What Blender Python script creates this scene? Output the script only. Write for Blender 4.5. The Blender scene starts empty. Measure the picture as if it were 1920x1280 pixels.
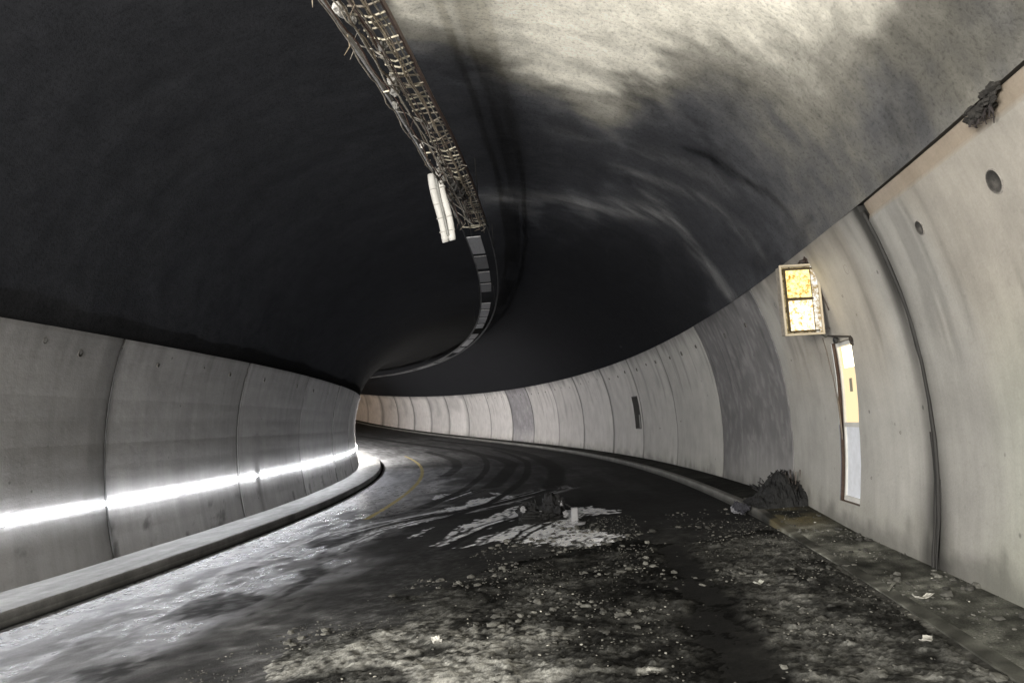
import bpy, math, random
import numpy as np
rng = np.random.default_rng(7); random.seed(7)
C = bpy.context.scene.collection

# ------------------------------------------------------------------ alignment of the tunnel (fitted plan curve, grade, cross fall)
P = {'f': 1423.42557748, 'pitch': 0.09745131, 'roll': 0.01963813, 'e': 0.06550492, 'th0': -0.19811914, 'k0': 0.01111833, 'k1': -3.703e-05, 'k2': -1.32e-06, 'g1': -0.0007721, 'g2': 3.222e-05}
DS = 0.02
SS = np.arange(-40, 260, DS)
TH = P['th0'] + P['k0']*SS + P['k1']*SS*SS/2 + P['k2']*SS**3/6
TH = np.where(SS > 110, np.interp(110, SS, TH) + (SS-110)*0.004, TH)
AX = np.cumsum(-np.sin(TH)*DS); AY = np.cumsum(np.cos(TH)*DS)
_i = int(np.argmin(abs(SS))); AX -= AX[_i]; AY -= AY[_i]
AZ = P['g1']*SS*SS/2 + P['g2']*SS**3/6
AZ = np.where(SS > 110, np.interp(110, SS, AZ) + (SS-110)*0.02, AZ)
AZ = np.where(SS < 0, 0, AZ)
CE, SE = math.cos(P['e']), math.sin(P['e'])

def W(s, u, v):
    """tunnel coordinates (station, offset right of the axis, height) -> world, vectorised"""
    s = np.asarray(s, float); u = np.asarray(u, float); v = np.asarray(v, float)
    t = np.interp(s, SS, TH); x = np.interp(s, SS, AX); y = np.interp(s, SS, AY); z = np.interp(s, SS, AZ)
    c, n = np.cos(t), np.sin(t); q = u*CE - v*SE
    return np.stack(np.broadcast_arrays(x + c*q, y + n*q, z + u*SE + v*CE), -1)

def frame(s, u=0., v=0.):
    o = W(s, u, v); T = W(s+.05, u, v) - W(s-.05, u, v); T /= np.linalg.norm(T)
    R = W(s, u+.1, v) - o; R /= np.linalg.norm(R); U = np.cross(R, T)
    return o, T, R, U

# ------------------------------------------------------------------ numpy noise
def _h(ix, iy, seed):
    n = (ix.astype(np.int64)*374761393 + iy.astype(np.int64)*668265263 + seed*1442695041) & 0xffffffff
    n = ((n ^ (n >> 13))*1274126177) & 0xffffffff
    return ((n ^ (n >> 16)) & 0xffff)/65535.0
def vn(x, y, seed=0):
    x = np.asarray(x, float); y = np.asarray(y, float)
    ix, iy = np.floor(x), np.floor(y); fx, fy = x-ix, y-iy
    fx = fx*fx*(3-2*fx); fy = fy*fy*(3-2*fy)
    a = _h(ix, iy, seed); b = _h(ix+1, iy, seed); c = _h(ix, iy+1, seed); d = _h(ix+1, iy+1, seed)
    return (a*(1-fx)+b*fx)*(1-fy) + (c*(1-fx)+d*fx)*fy
def fbm(x, y, seed=0, o=4):
    r = 0; a = .5; t = 0
    for k in range(o):
        r = r + a*vn(x*2**k, y*2**k, seed+k*17); t += a; a *= .55
    return r/t
def sm(x, a, b):
    t = np.clip((x-a)/(b-a), 0, 1); return t*t*(3-2*t)
def mix(a, b, t):
    t = np.asarray(t)[..., None]; return a*(1-t) + b*t
def seg_dist(s, u, pts):
    d = np.full(np.shape(s), 1e9)
    for (a, b), (c, e) in zip(pts[:-1], pts[1:]):
        L = (c-a)**2+(e-b)**2+1e-9
        t = np.clip(((s-a)*(c-a)+(u-b)*(e-b))/L, 0, 1)
        d = np.minimum(d, np.hypot(s-a-t*(c-a), u-b-t*(e-b)))
    return d
def inside(s, u, poly):
    r = np.zeros(np.shape(s), bool); n = len(poly)
    for i in range(n):
        (a, b), (c, e) = poly[i], poly[(i+1) % n]
        k = ((b > u) != (e > u)) & (s < (c-a)*(u-b)/((e-b) if e != b else 1e-9)+a)
        r ^= k
    return r

# ------------------------------------------------------------------ objects
def tag(o, label=None, cat=None, group=None, kind=None):
    if label: o['label'] = label
    if cat: o['category'] = cat
    if group: o['group'] = group
    if kind: o['kind'] = kind
    return o
def link(name, me, mat, parent=None):
    o = bpy.data.objects.new(name, me); C.objects.link(o)
    if mat: me.materials.append(mat)
    if parent is not None: o.parent = parent
    return o
def mesh(name, V, F, mat, parent=None, smooth=False, col=None, rough=None, uv=None, pivot=None):
    V = np.asarray(V, float)
    if parent is not None and pivot is None: pivot = PIV.get(parent.name, (0, 0, 0))
    if pivot is None: pivot = (0, 0, 0)
    me = bpy.data.meshes.new(name)
    me.from_pydata((V-np.asarray(pivot)).tolist(), [], F if isinstance(F, list) else F.tolist())
    if smooth: me.shade_smooth()
    if col is not None:
        a = me.color_attributes.new('col', 'FLOAT_COLOR', 'POINT')
        c4 = np.ones((len(V), 4), np.float32); c4[:, :3] = np.asarray(col).reshape(-1, 3); a.data.foreach_set('color', c4.ravel())
    if rough is not None:
        a = me.attributes.new('rgh', 'FLOAT', 'POINT'); a.data.foreach_set('value', np.asarray(rough, np.float32).ravel())
    if uv is not None:
        l = me.uv_layers.new(name='UVMap'); idx = np.empty(len(me.loops), np.int32); me.loops.foreach_get('vertex_index', idx)
        l.data.foreach_set('uv', np.asarray(uv, np.float32).reshape(-1, 2)[idx].ravel())
    o = link(name, me, mat, parent)
    if parent is None: o.location = pivot; PIV[o.name] = tuple(pivot)
    return o
PIV = {}
def empty(name, loc, label, cat, group=None):
    o = bpy.data.objects.new(name, None); C.objects.link(o); o.location = tuple(loc); o.empty_display_size = .2
    PIV[o.name] = tuple(loc); return tag(o, label, cat, group)
def grid_faces(n, m, keep=None, flip=False):
    i = np.arange(n-1)[:, None]; j = np.arange(m-1)[None, :]
    a = i*m+j; F = np.stack([a, a+1, a+m+1, a+m], -1) if not flip else np.stack([a, a+m, a+m+1, a+1], -1)
    if keep is not None: F = F[keep]
    return F.reshape(-1, 4)
class MB:
    def __init__(s): s.V = []; s.F = []; s.C = []
    def add(s, V, F, c=None):
        n = len(s.V); s.V += [tuple(v) for v in V]; s.F += [[i+n for i in f] for f in F]
        s.C += [c or (1, 1, 1)]*len(V)
    def box(s, o, ax, ay, az, bev=0.0, c=None):
        """o centre, ax/ay/az half-extent vectors; chamfered edges when bev"""
        o, ax, ay, az = map(np.array, (o, ax, ay, az))
        if bev <= 0:
            V = [o+i*ax+j*ay+k*az for i in (-1, 1) for j in (-1, 1) for k in (-1, 1)]
            s.add(V, [[0, 1, 3, 2], [4, 6, 7, 5], [0, 4, 5, 1], [2, 3, 7, 6], [0, 2, 6, 4], [1, 5, 7, 3]], c); return
        L = [np.linalg.norm(a) for a in (ax, ay, az)]; A = [a/l for a, l in zip((ax, ay, az), L)]
        V = []; idx = {}
        for i in (-1, 1):
            for j in (-1, 1):
                for k in (-1, 1):
                    sg = (i, j, k)
                    for d in range(3):
                        p = o.astype(float).copy()
                        for q in range(3): p = p + sg[q]*A[q]*(L[q] if q == d else L[q]-bev)
                        idx[(sg, d)] = len(V); V.append(p)
        F = []
        S = [-1, 1]
        for d in range(3):
            a, b = [q for q in range(3) if q != d]
            for t in S:
                f = []
                for x, y in ((-1, -1), (1, -1), (1, 1), (-1, 1)):
                    g = [0, 0, 0]; g[d] = t; g[a] = x; g[b] = y; f.append(idx[(tuple(g), d)])
                F.append(f)
        for d in range(3):
            a, b = [q for q in range(3) if q != d]
            for x in S:
                for y in S:
                    g0 = [0, 0, 0]; g0[a] = x; g0[b] = y; g1 = list(g0); g0[d] = -1; g1[d] = 1
                    F.append([idx[(tuple(g0), a)], idx[(tuple(g1), a)], idx[(tuple(g1), b)], idx[(tuple(g0), b)]])
        for i in S:
            for j in S:
                for k in S: F.append([idx[((i, j, k), d)] for d in range(3)])
        s.add(V, F, c)
    def tube(s, pts, r, n=6, c=None, cap=True):
        pts = [np.array(p, float) for p in pts]; r = r if hasattr(r, '__len__') else [r]*len(pts)
        V = []; up = np.array([.12, .2, .97])
        for i, p in enumerate(pts):
            t = pts[min(i+1, len(pts)-1)]-pts[max(i-1, 0)]; t /= np.linalg.norm(t)+1e-9
            a = np.cross(t, up); 
            if np.linalg.norm(a) < .1: a = np.cross(t, [1, 0, 0])
            a /= np.linalg.norm(a); b = np.cross(t, a)
            for k in range(n):
                q = 2*math.pi*k/n; V.append(p+r[i]*(math.cos(q)*a+math.sin(q)*b))
        F = [[i*n+k, i*n+(k+1) % n, (i+1)*n+(k+1) % n, (i+1)*n+k] for i in range(len(pts)-1) for k in range(n)]
        if cap: F += [list(range(n))[::-1], [(len(pts)-1)*n+k for k in range(n)]]
        s.add(V, F, c)
    def build(s, name, mat, parent=None, smooth=False, pivot=None):
        return mesh(name, s.V, s.F, mat, parent, smooth, col=np.array(s.C), pivot=pivot)

# ------------------------------------------------------------------ materials
def mk(name):
    m = bpy.data.materials.new(name); m.use_nodes = True; nt = m.node_tree; nt.nodes.clear()
    out = nt.nodes.new('ShaderNodeOutputMaterial'); b = nt.nodes.new('ShaderNodeBsdfPrincipled')
    nt.links.new(b.outputs[0], out.inputs[0]); return m, nt, b
def nd(nt, t, **k):
    n = nt.nodes.new(t)
    for a, v in k.items(): setattr(n, a, v)
    return n
def noise(nt, vec, scale, detail=4, rough=.6, dist=0):
    n = nd(nt, 'ShaderNodeTexNoise'); n.inputs['Scale'].default_value = scale; n.inputs['Detail'].default_value = detail
    n.inputs['Roughness'].default_value = rough; n.inputs['Distortion'].default_value = dist; nt.links.new(vec, n.inputs['Vector']); return n.outputs[0]
def rng_(nt, x, a, b, c, d):
    n = nd(nt, 'ShaderNodeMapRange'); nt.links.new(x, n.inputs[0])
    for i, q in enumerate((a, b, c, d)): n.inputs[i+1].default_value = q
    return n.outputs[0]
def mth(nt, op, a, b=None):
    n = nd(nt, 'ShaderNodeMath', operation=op)
    for i, q in enumerate((a, b)):
        if q is None: continue
        if isinstance(q, (int, float)): n.inputs[i].default_value = q
        else: nt.links.new(q, n.inputs[i])
    return n.outputs[0]
def colmul(nt, col, fac):
    n = nd(nt, 'ShaderNodeVectorMath', operation='SCALE'); nt.links.new(col, n.inputs[0]); nt.links.new(fac, n.inputs['Scale']); return n.outputs[0]
def scaled_uv(nt, sx, sy):
    uv = nd(nt, 'ShaderNodeUVMap'); m = nd(nt, 'ShaderNodeMapping'); m.inputs['Scale'].default_value = (sx, sy, 1)
    nt.links.new(uv.outputs[0], m.inputs[0]); return m.outputs[0]
def bump(nt, b, h, dist, strength=1.):
    n = nd(nt, 'ShaderNodeBump'); n.inputs['Distance'].default_value = dist; n.inputs['Strength'].default_value = strength
    nt.links.new(h, n.inputs['Height']); nt.links.new(n.outputs[0], b.inputs['Normal'])

def mat_wall():
    m, nt, b = mk('cast_concrete'); at = nd(nt, 'ShaderNodeAttribute', attribute_name='col').outputs[0]
    st = noise(nt, scaled_uv(nt, 3.2, .28), 2.2, 5, .62)       # vertical formwork streaks
    st2 = noise(nt, scaled_uv(nt, 26, .6), 1.2, 3, .5)
    mo = noise(nt, scaled_uv(nt, 1, 1), 1.7, 6, .6)
    fi = noise(nt, scaled_uv(nt, 1, 1), 38, 5, .7)
    dr = noise(nt, scaled_uv(nt, 1, 1), 9, 4, .65)
    f = mth(nt, 'MULTIPLY', rng_(nt, st, .3, .7, .93, 1.06), rng_(nt, st2, .3, .7, .985, 1.015))
    f = mth(nt, 'MULTIPLY', f, rng_(nt, mo, .3, .7, .86, 1.12)); f = mth(nt, 'MULTIPLY', f, rng_(nt, fi, .3, .7, .93, 1.07))
    f = mth(nt, 'MULTIPLY', f, rng_(nt, dr, .25, .4, .86, 1.))
    vo = nd(nt, 'ShaderNodeTexVoronoi'); vo.inputs['Scale'].default_value = 1.9; nt.links.new(scaled_uv(nt, 1, 1), vo.inputs[0])
    f = mth(nt, 'MULTIPLY', f, rng_(nt, vo.outputs[0], .03, .055, .45, 1.))   # small pock marks
    nt.links.new(colmul(nt, at, f), b.inputs['Base Color']); b.inputs['Roughness'].default_value = .72
    b.inputs['Specular IOR Level'].default_value = .3
    bump(nt, b, mth(nt, 'ADD', mth(nt, 'MULTIPLY', dr, .6), mth(nt, 'MULTIPLY', fi, .4)), .012, .6); return m
def mat_vault():
    m, nt, b = mk('sooty_shotcrete'); at = nd(nt, 'ShaderNodeAttribute', attribute_name='col').outputs[0]
    uv = scaled_uv(nt, 1, 1)
    g = noise(nt, uv, 22, 6, .75); mo = noise(nt, uv, 5, 5, .65); st = noise(nt, scaled_uv(nt, 2.2, .5), 5, 5, .65, .5)
    f = mth(nt, 'MULTIPLY', rng_(nt, g, .32, .5, .66, 1.08), rng_(nt, mo, .3, .7, .88, 1.1))
    f = mth(nt, 'MULTIPLY', f, rng_(nt, st, .3, .7, .94, 1.06))
    nt.links.new(colmul(nt, at, f), b.inputs['Base Color']); b.inputs['Roughness'].default_value = 1.; b.inputs['Specular IOR Level'].default_value = .02
    bump(nt, b, mth(nt, 'ADD', g, mth(nt, 'MULTIPLY', mo, .8)), .016, .6); return m
def mat_ground(name, bd=.012, spec=.5, grain=(.7, 1.35)):
    m, nt, b = mk(name); at = nd(nt, 'ShaderNodeAttribute', attribute_name='col').outputs[0]
    rg = nd(nt, 'ShaderNodeAttribute', attribute_name='rgh').outputs[2]
    uv = scaled_uv(nt, 1, 1); g = noise(nt, uv, 60, 4, .7); mo = noise(nt, uv, 7, 6, .7)
    f = mth(nt, 'MULTIPLY', rng_(nt, g, .3, .7, *grain), rng_(nt, mo, .3, .7, .75, 1.25))
    nt.links.new(colmul(nt, at, f), b.inputs['Base Color'])
    nt.links.new(mth(nt, 'ADD', rg, rng_(nt, mo, .3, .7, -.07, .1)), b.inputs['Roughness']); nt.links.new(rng_(nt, rg, .35, .75, spec, spec*.25), b.inputs['Specular IOR Level'])
    bump(nt, b, mth(nt, 'ADD', g, mth(nt, 'MULTIPLY', mo, .7)), bd, .5); return m
def mat_col(name, rough=.8, metal=0, var=.4, scale=12, bmp=.004):
    m, nt, b = mk(name); at = nd(nt, 'ShaderNodeAttribute', attribute_name='col').outputs[0]
    tc = nd(nt, 'ShaderNodeTexCoord').outputs['Object']; n = noise(nt, tc, scale, 5, .7)
    nt.links.new(colmul(nt, at, rng_(nt, n, .3, .7, 1-var, 1+var)), b.inputs['Base Color'])
    b.inputs['Roughness'].default_value = rough; b.inputs['Metallic'].default_value = metal; bump(nt, b, n, bmp, .8); return m
def mat_emit(name, col, s, blot=0, dark=(.25, .1, .02)):
    m, nt, b = mk(name); nt.nodes.remove(b); e = nd(nt, 'ShaderNodeEmission'); e.inputs[1].default_value = s
    if blot:
        tc = nd(nt, 'ShaderNodeTexCoord').outputs['Object']; n = noise(nt, tc, 17, 5, .75)
        r = nd(nt, 'ShaderNodeValToRGB'); nt.links.new(n, r.inputs[0])
        r.color_ramp.elements[0].position = .40; r.color_ramp.elements[0].color = (*dark, 1)
        r.color_ramp.elements[1].position = .40+blot; r.color_ramp.elements[1].color = (*col, 1); nt.links.new(r.outputs[0], e.inputs[0])
    else: e.inputs[0].default_value = (*col, 1)
    nt.links.new(e.outputs[0], nt.nodes['Material Output'].inputs[0]); return m
M_wall = mat_wall(); M_vault = mat_vault()
M_road = mat_ground('burnt_asphalt', .010, .9); M_pave = mat_ground('pavement_concrete', .008, .35, (.85, 1.15)); M_ash = mat_ground('ash_and_foam', .02, .3, (.55, 1.5))
M_metal = mat_col('scorched_metal', .55, .4, .35, 25); M_char = mat_col('charred_stuff', .85, 0, .55, 20, .012)
M_plast = mat_col('painted_sheet', .5, 0, .12, 6, .001); M_chunk = mat_col('debris_bits', .9, 0, .4, 30, .006)
M_rub = mat_col('black_rubber', .7, 0, .3, 8)
STRIP = 48.0
M_led = mat_emit('handrail_led', (.93, .95, 1.), STRIP)
M_ledmid = mat_emit('handrail_led_bright', (1., .97, .94), 270)
M_ledfar = mat_emit('handrail_led_warm', (1., .78, .58), 60)

# ------------------------------------------------------------------ cross-section
RP = np.array([(2.62, -.3), (2.645, .0), (2.66, .14), (2.71, .45), (2.75, .8), (2.772, 1.15), (2.772, 1.5), (2.755, 1.85), (2.715, 2.2), (2.66, 2.5), (2.585, 2.8), (2.52, 3.03), (2.46, 3.2), (2.425, 3.29), (2.40, 3.35), (2.39, 3.385)])
UC = -2.41
def profile(side, v):
    """lining offset at height v; side +1 right, -1 left"""
    u = np.interp(v, RP[:, 1], RP[:, 0])
    return u if side > 0 else -4.80-u+.01
VA, VB, V0 = 5.05, 3.9, 2.3
def vault_uv(ph): return UC+VA*np.sin(ph), V0+VB*np.cos(ph)

JR = [-7.0, -2.0, 2.6, 7.36, 11.99, 16.5, 20.9, 25.1, 29.45, 34.45, 39.23, 44.46, 49.18, 54.4, 59.98, 65.2, 70.4, 75.6, 80.8, 86, 91.2, 96.4, 101.6, 107, 112]
JL = [-4.6, .6, 5.8, 10.95, 16.15, 21.35, 26.7, 32., 37.3, 42.6, 48, 53.3, 58.6, 64, 70, 76, 82, 88, 94, 100]
S_END = 150.
def stations(joints, extra=()):
    s = np.concatenate([np.arange(-14, 3, .5), np.arange(3, 22, .06), np.arange(22, 60, .2), np.arange(60, S_END+.1, 1.)])
    j = np.array(joints); g = np.concatenate([j-.04, j-.026, j+.026, j+.04])
    far = np.array([x for x in s if np.min(abs(x-j)) > .06])
    return np.unique(np.round(np.concatenate([far, g, extra]), 4))
CAB = (9.06, 9.74, .33, 2.26); NICHE = (25.36, 26.1, 1.08, 2.15)

def cabshift(s, v):
    return (np.interp(v, [.3, 1.25, 2.3], [9.33, 9.25, 8.96])-9.06)*sm(s, 7.5, 8.8)*(1-sm(s, 10.1, 11.8))
def build_wall(side):
    J = JR if side > 0 else JL
    ex = [CAB[0], CAB[1], NICHE[0], NICHE[1]] if side > 0 else []
    S = stations(J, ex)
    if side > 0:
        S = np.array([x for x in S if all(abs(x-e) > .012 or x == e for e in ex)])
    V = np.unique(np.round(np.concatenate([np.arange(-.3, 3.386, .055), [3.385], [CAB[2], CAB[3], NICHE[2], NICHE[3]]]), 4))
    V = np.array([x for i, x in enumerate(V) if x in (CAB[2], CAB[3], NICHE[2], NICHE[3]) or min(abs(x-q) for q in (CAB[2], CAB[3], NICHE[2], NICHE[3])) > .02])
    s, v = np.meshgrid(S, V, indexing='ij')
    u = profile(side, v)
    if side > 0: s_flat = s; s = s+cabshift(s, v)
    ja = np.array(J); dj = np.min(abs(s[..., None]-ja), -1)
    seg = np.searchsorted(ja, s)
    off = (_h(seg, seg*0, 5+side)-.5)*.024                        # segments a little out of line
    off = off*sm(dj, 0, .03)
    groove = np.where(dj < .03, .05, 0)
    lump = (fbm(s*.8, v*.9, 3)-.5)*.02
    u = u+side*(off+groove+lump)
    if side > 0:                                                  # near segments end in a set-back band under the vault
        u = u+np.where((s < 7.36) & (v > 3.27), .035, 0)
    keep = np.ones((len(S)-1, len(V)-1), bool)
    if side > 0:
        sc = (S[:-1]+S[1:])/2; vc = (V[:-1]+V[1:])/2
        for c in (CAB, NICHE):
            keep &= ~(((sc > c[0]) & (sc < c[1]))[:, None] & ((vc > c[2]) & (vc < c[3]))[None, :])
    # colours
    base = np.array([.405, .395, .372]) if side > 0 else np.array([.31, .302, .294])
    col = np.broadcast_to(base, s.shape+(3,)).copy()
    tone = .9+.22*_h(seg, seg*0, 11)
    loc = (s-ja[np.clip(seg-1, 0, len(ja)-1)])/4.8
    tone = tone*(1.08-.2*np.clip(loc, 0, 1))
    col *= tone[..., None]
    n1 = fbm(s*.7, v*.35, 21, 5); n2 = fbm(s*5, v*.5, 22, 4); n3 = fbm(s*3, v*3, 23, 5)
    if side > 0:
        col = mix(col, np.array([.40, .41, .35]), sm(6.6-s+(n1-.5)*1.5, 0, 1.3)*sm(2.6-v, 0, 1.2)*.6)
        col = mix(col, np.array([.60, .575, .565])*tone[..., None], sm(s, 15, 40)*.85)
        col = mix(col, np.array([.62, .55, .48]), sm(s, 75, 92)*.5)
        col = mix(col, col*np.array([.99, .95, .90]), sm(n1, .35, .6)*sm(12.2-s, 0, .5)*sm(v, 1.2, 2.4))
        # reused darker segments
        for a, b, k in ((11.99, 16.5, .36), (44.46, 49.18, .42)):
            q = sm(s, a, a+.02)*(1-sm(s, b-.02, b+.02))*(1-.45*sm(1.2-v+(n1-.5)*1.2, 0, 1.1))*(1-.22*sm(fbm(s*9, v*5, 24, 5), .5, .72)-.12*sm(n3, .5, .7))
            col *= (1-(1-k)*q)[..., None]; col[..., 2] *= 1+.08*q
        # soot along the near joint, spreading at the foot
        q = np.exp(-((s_flat-7.36-.05)/(.17+.12*sm(1.3-v, 0, 1.2)))**2)*(.7+.3*sm(1.4-v, 0, 1))*sm(n2, .15, .45)
        q = np.clip(q + .5*np.exp(-np.maximum(s-7.4, 0)/.35)*(s > 7.36)*sm(v, 2.0, 2.9), 0, 1)
        col *= (1-.88*q)[..., None]
        q = np.exp(-((s-8.1-(3-v)*.1)/.13)**2)*sm(v, 2., 2.5)*.25+np.exp(-((s-6.3)/.05)**2)*.22*sm(v, 1.9, 2.2)
        col *= (1-q)[..., None]
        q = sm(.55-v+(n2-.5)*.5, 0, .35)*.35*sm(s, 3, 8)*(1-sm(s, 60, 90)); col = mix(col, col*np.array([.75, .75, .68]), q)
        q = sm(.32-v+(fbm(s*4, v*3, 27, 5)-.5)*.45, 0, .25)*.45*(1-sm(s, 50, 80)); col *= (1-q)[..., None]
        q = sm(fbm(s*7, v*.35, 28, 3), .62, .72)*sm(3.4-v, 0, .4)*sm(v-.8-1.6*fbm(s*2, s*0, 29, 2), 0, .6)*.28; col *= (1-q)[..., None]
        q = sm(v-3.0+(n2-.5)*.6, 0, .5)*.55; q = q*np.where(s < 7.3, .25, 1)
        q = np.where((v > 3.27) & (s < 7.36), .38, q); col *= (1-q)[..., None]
        col = mix(col, np.array([.42, .33, .24]), np.where((v > 3.27) & (s < 7.36), .45, 0))
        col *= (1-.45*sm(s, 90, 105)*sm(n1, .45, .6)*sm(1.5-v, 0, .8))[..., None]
    else:
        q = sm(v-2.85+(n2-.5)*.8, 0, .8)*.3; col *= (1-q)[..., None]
        q = np.exp(-np.maximum(10.95-s, 0)/.22)*(s < 10.95)*.55; col *= (1-q)[..., None]
        q = np.exp(-((s-17.4)/.12)**2)*(v < .95)*.35; col *= (1-q)[..., None]
        q = sm(n3, .6, .72)*sm(.8-v, 0, .3)*.5; col *= (1-q)[..., None]
        col *= (1-.08*sm(n2, .5, .7))[..., None]
    col *= (1-.75*(dj < .03))[..., None]; col *= (1-.5*((dj < .05) & (s > 15)))[..., None]
    nm = 'tunnel_wall'
    lab = 'pale cast concrete wall on the outer side of the bend, with cabinet and lit sign' if side > 0 else 'grey cast concrete wall with glowing light strip on the inner side of the bend'
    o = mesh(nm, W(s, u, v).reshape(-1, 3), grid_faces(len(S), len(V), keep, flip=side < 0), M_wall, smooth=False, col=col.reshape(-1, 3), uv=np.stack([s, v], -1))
    tag(o, lab, 'wall'); return o
wallR = build_wall(1); wallL = build_wall(-1)

# joint sealing strip on the near joint (dark, hanging loose at the foot)
mb = MB()
vv = np.arange(-.04, 3.36, .06)
for off, w_, st_ in ((.0, .022, 0), (.055, .014, 1), (-.045, .008, 2)):
    L = vv if st_ == 0 else vv[vv < (1.25 if st_ == 1 else .8)]
    pts = [W(7.36+off+.006*math.sin(v*5+st_), profile(1, v)-.004-(.02*st_*max(0, .8-v)), v) for v in L]
    mb.tube(pts, [w_*(.8+.5*vn(v*6, st_, 9)) for v in L], 6, (.016, .015, .014))
mb.build('joint_seal', M_rub, wallR, True)
mb = MB()
vv = np.arange(.2, 3.3, .06)
mb.tube([W(10.95, profile(-1, v)+.0, v) for v in vv], .014, 5, (.06, .06, .06)); mb.build('joint_seal', M_rub, wallL, True)

# vault ------------------------------------------------------------------
CP = np.array([(7.55, 0.088, 0.75), (7.59, 0.155, 0.85), (7.57, 0.271, 0.95), (7.46, 0.389, 1.0), (7.26, 0.507, 1.0), (6.97, 0.621, 1.0), (6.63, 0.73, 0.95), (6.24, 0.832, 0.9), (5.84, 0.926, 0.85), (5.44, 1.01, 0.7), (5.06, 1.085, 0.4), (4.71, 1.151, 0.3), (4.38, 1.209, 0.3), (8.2, 0.091, 0.5), (8.22, 0.127, 0.6), (8.23, 0.189, 0.75), (8.21, 0.251, 0.85), (8.09, 0.378, 0.95), (7.85, 0.504, 1.0), (7.51, 0.627, 1.0), (7.1, 0.743, 0.9), (6.64, 0.851, 0.85), (6.17, 0.949, 0.75), (5.71, 1.036, 0.5), (5.28, 1.113, 0.33), (4.88, 1.179, 0.28), (4.52, 1.238, 0.3), (8.88, 0.099, 0.15), (8.89, 0.138, 0.1), (8.9, 0.205, 0.3), (8.86, 0.272, 0.6), (8.75, 0.367, 0.85), (8.47, 0.502, 0.95), (8.07, 0.634, 0.9), (7.68, 0.733, 0.7), (7.42, 0.792, 0.45), (7.05, 0.871, 0.6), (6.5, 0.973, 0.6), (5.97, 1.062, 0.4), (5.48, 1.14, 0.28), (5.04, 1.208, 0.26), (4.72, 1.255, 0.28), (9.5, 0.116, 0.05), (9.5, 0.214, 0.1), (9.43, 0.3, 0.3), (9.35, 0.358, 0.55), (9.11, 0.473, 0.7), (8.82, 0.572, 0.7), (8.46, 0.667, 0.6), (8.07, 0.758, 0.4), (7.77, 0.819, 0.25), (7.4, 0.889, 0.35), (6.9, 0.974, 0.5), (6.42, 1.051, 0.4), (5.92, 1.127, 0.3), (5.36, 1.206, 0.26), (10.38, 0.115, 0.03), (10.33, 0.268, 0.05), (10.09, 0.409, 0.15), (9.84, 0.502, 0.45), (9.46, 0.607, 0.45), (9.02, 0.708, 0.1), (8.6, 0.79, 0.1), (8.24, 0.854, 0.15), (7.73, 0.938, 0.25), (7.15, 1.024, 0.35), (6.48, 1.118, 0.3), (5.87, 1.197, 0.27), (5.33, 1.265, 0.28), (11.66, 0.127, 0.04), (11.48, 0.333, 0.04), (11.0, 0.504, 0.06), (10.28, 0.668, 0.05), (9.42, 0.819, 0.08), (8.7, 0.926, 0.15), (7.98, 1.022, 0.22), (7.31, 1.106, 0.28), (6.54, 1.195, 0.27), (6.0, 1.255, 0.28), (13.25, 0.127, 0.03), (13.05, 0.32, 0.04), (12.43, 0.512, 0.05), (11.69, 0.658, 0.1), (10.37, 0.856, 0.06), (9.45, 0.97, 0.1), (8.79, 1.046, 0.15), (8.16, 1.114, 0.2), (7.39, 1.193, 0.25), (6.78, 1.252, 0.25), (15.29, 0.18, 0.11), (15.07, 0.312, 0.13), (14.44, 0.486, 0.12), (13.62, 0.631, 0.1), (12.66, 0.766, 0.08), (11.47, 0.904, 0.08), (10.3, 1.024, 0.1), (9.47, 1.102, 0.12), (8.7, 1.171, 0.2), (8.0, 1.231, 0.24), (17.0, 0.191, 0.03), (16.31, 0.432, 0.03), (14.93, 0.658, 0.02), (13.19, 0.857, 0.06), (12.3, 0.944, 0.08), (10.91, 1.067, 0.06), (10.1, 1.134, 0.1), (9.35, 1.193, 0.18), (20.03, 0.328, 0.015), (18.39, 0.597, 0.01), (16.08, 0.83, 0.01), (14.13, 0.986, 0.03), (12.96, 1.071, 0.08), (12.08, 1.131, 0.08), (10.86, 1.211, 0.1), (21.81, 0.687, 0.01), (18.39, 0.931, 0.01), (15.1, 1.123, 0.015), (13.63, 1.201, 0.06), (12.82, 1.242, 0.1), (25.86, 0.844, 0.01), (20.86, 1.077, 0.01), (16.91, 1.238, 0.01)])
def ceil_field(s, ph):
    x = s+(fbm(s*1.1, ph*5, 31)-.5)*.9; y = (ph+(fbm(s*1.1+9, ph*5, 32)-.5)*.16)
    cp = [(c[0], c[1], c[2]*(1.6 if 13.5 < c[0] < 16 and c[2] > .09 else 1)) for c in CP]
    for ss in (2, 3.5, 5, 6.5, 8, 9.5, 11, 13, 16, 20, 26):
        for pp in (.0, -.1, -.25, -.5, -.8, -1.1): cp.append((ss, pp, .02 if pp < -.05 else .025))
    for ss in (5, 6.2, 7.2): cp.append((ss, .1, .8)); cp.append((ss, .22, .95)); cp.append((ss-1, .5, 1)); cp.append((ss-1.5, .8, .8))
    for ss in (22, 30, 40, 60):
        for pp in (.05, .3, .7, 1.0, 1.2): cp.append((ss, pp, .01))
    cp = np.array(cp)
    num = np.zeros(s.shape); den = np.full(s.shape, 1e-30)
    sg_s = .05*x*.9+.02; sg_p = .045+.0*x
    for a, b, val in cp:
        w_ = np.exp(-.5*(((x-a)/sg_s)**2+((y-b)/sg_p)**2))+1e-6/(((x-a)/sg_s)**2+((y-b)/sg_p)**2+1)**2
        num += w_*math.log(val); den += w_
    return np.exp(num/den)
S = np.unique(np.round(np.concatenate([np.arange(-14, 3, .5), np.arange(3, 17, .06), np.arange(17, 30, .15), np.arange(30, 60, .5), np.arange(60, S_END+.1, 1.5)]), 4))
PH = np.linspace(-1.31, 1.31, 190)
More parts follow.
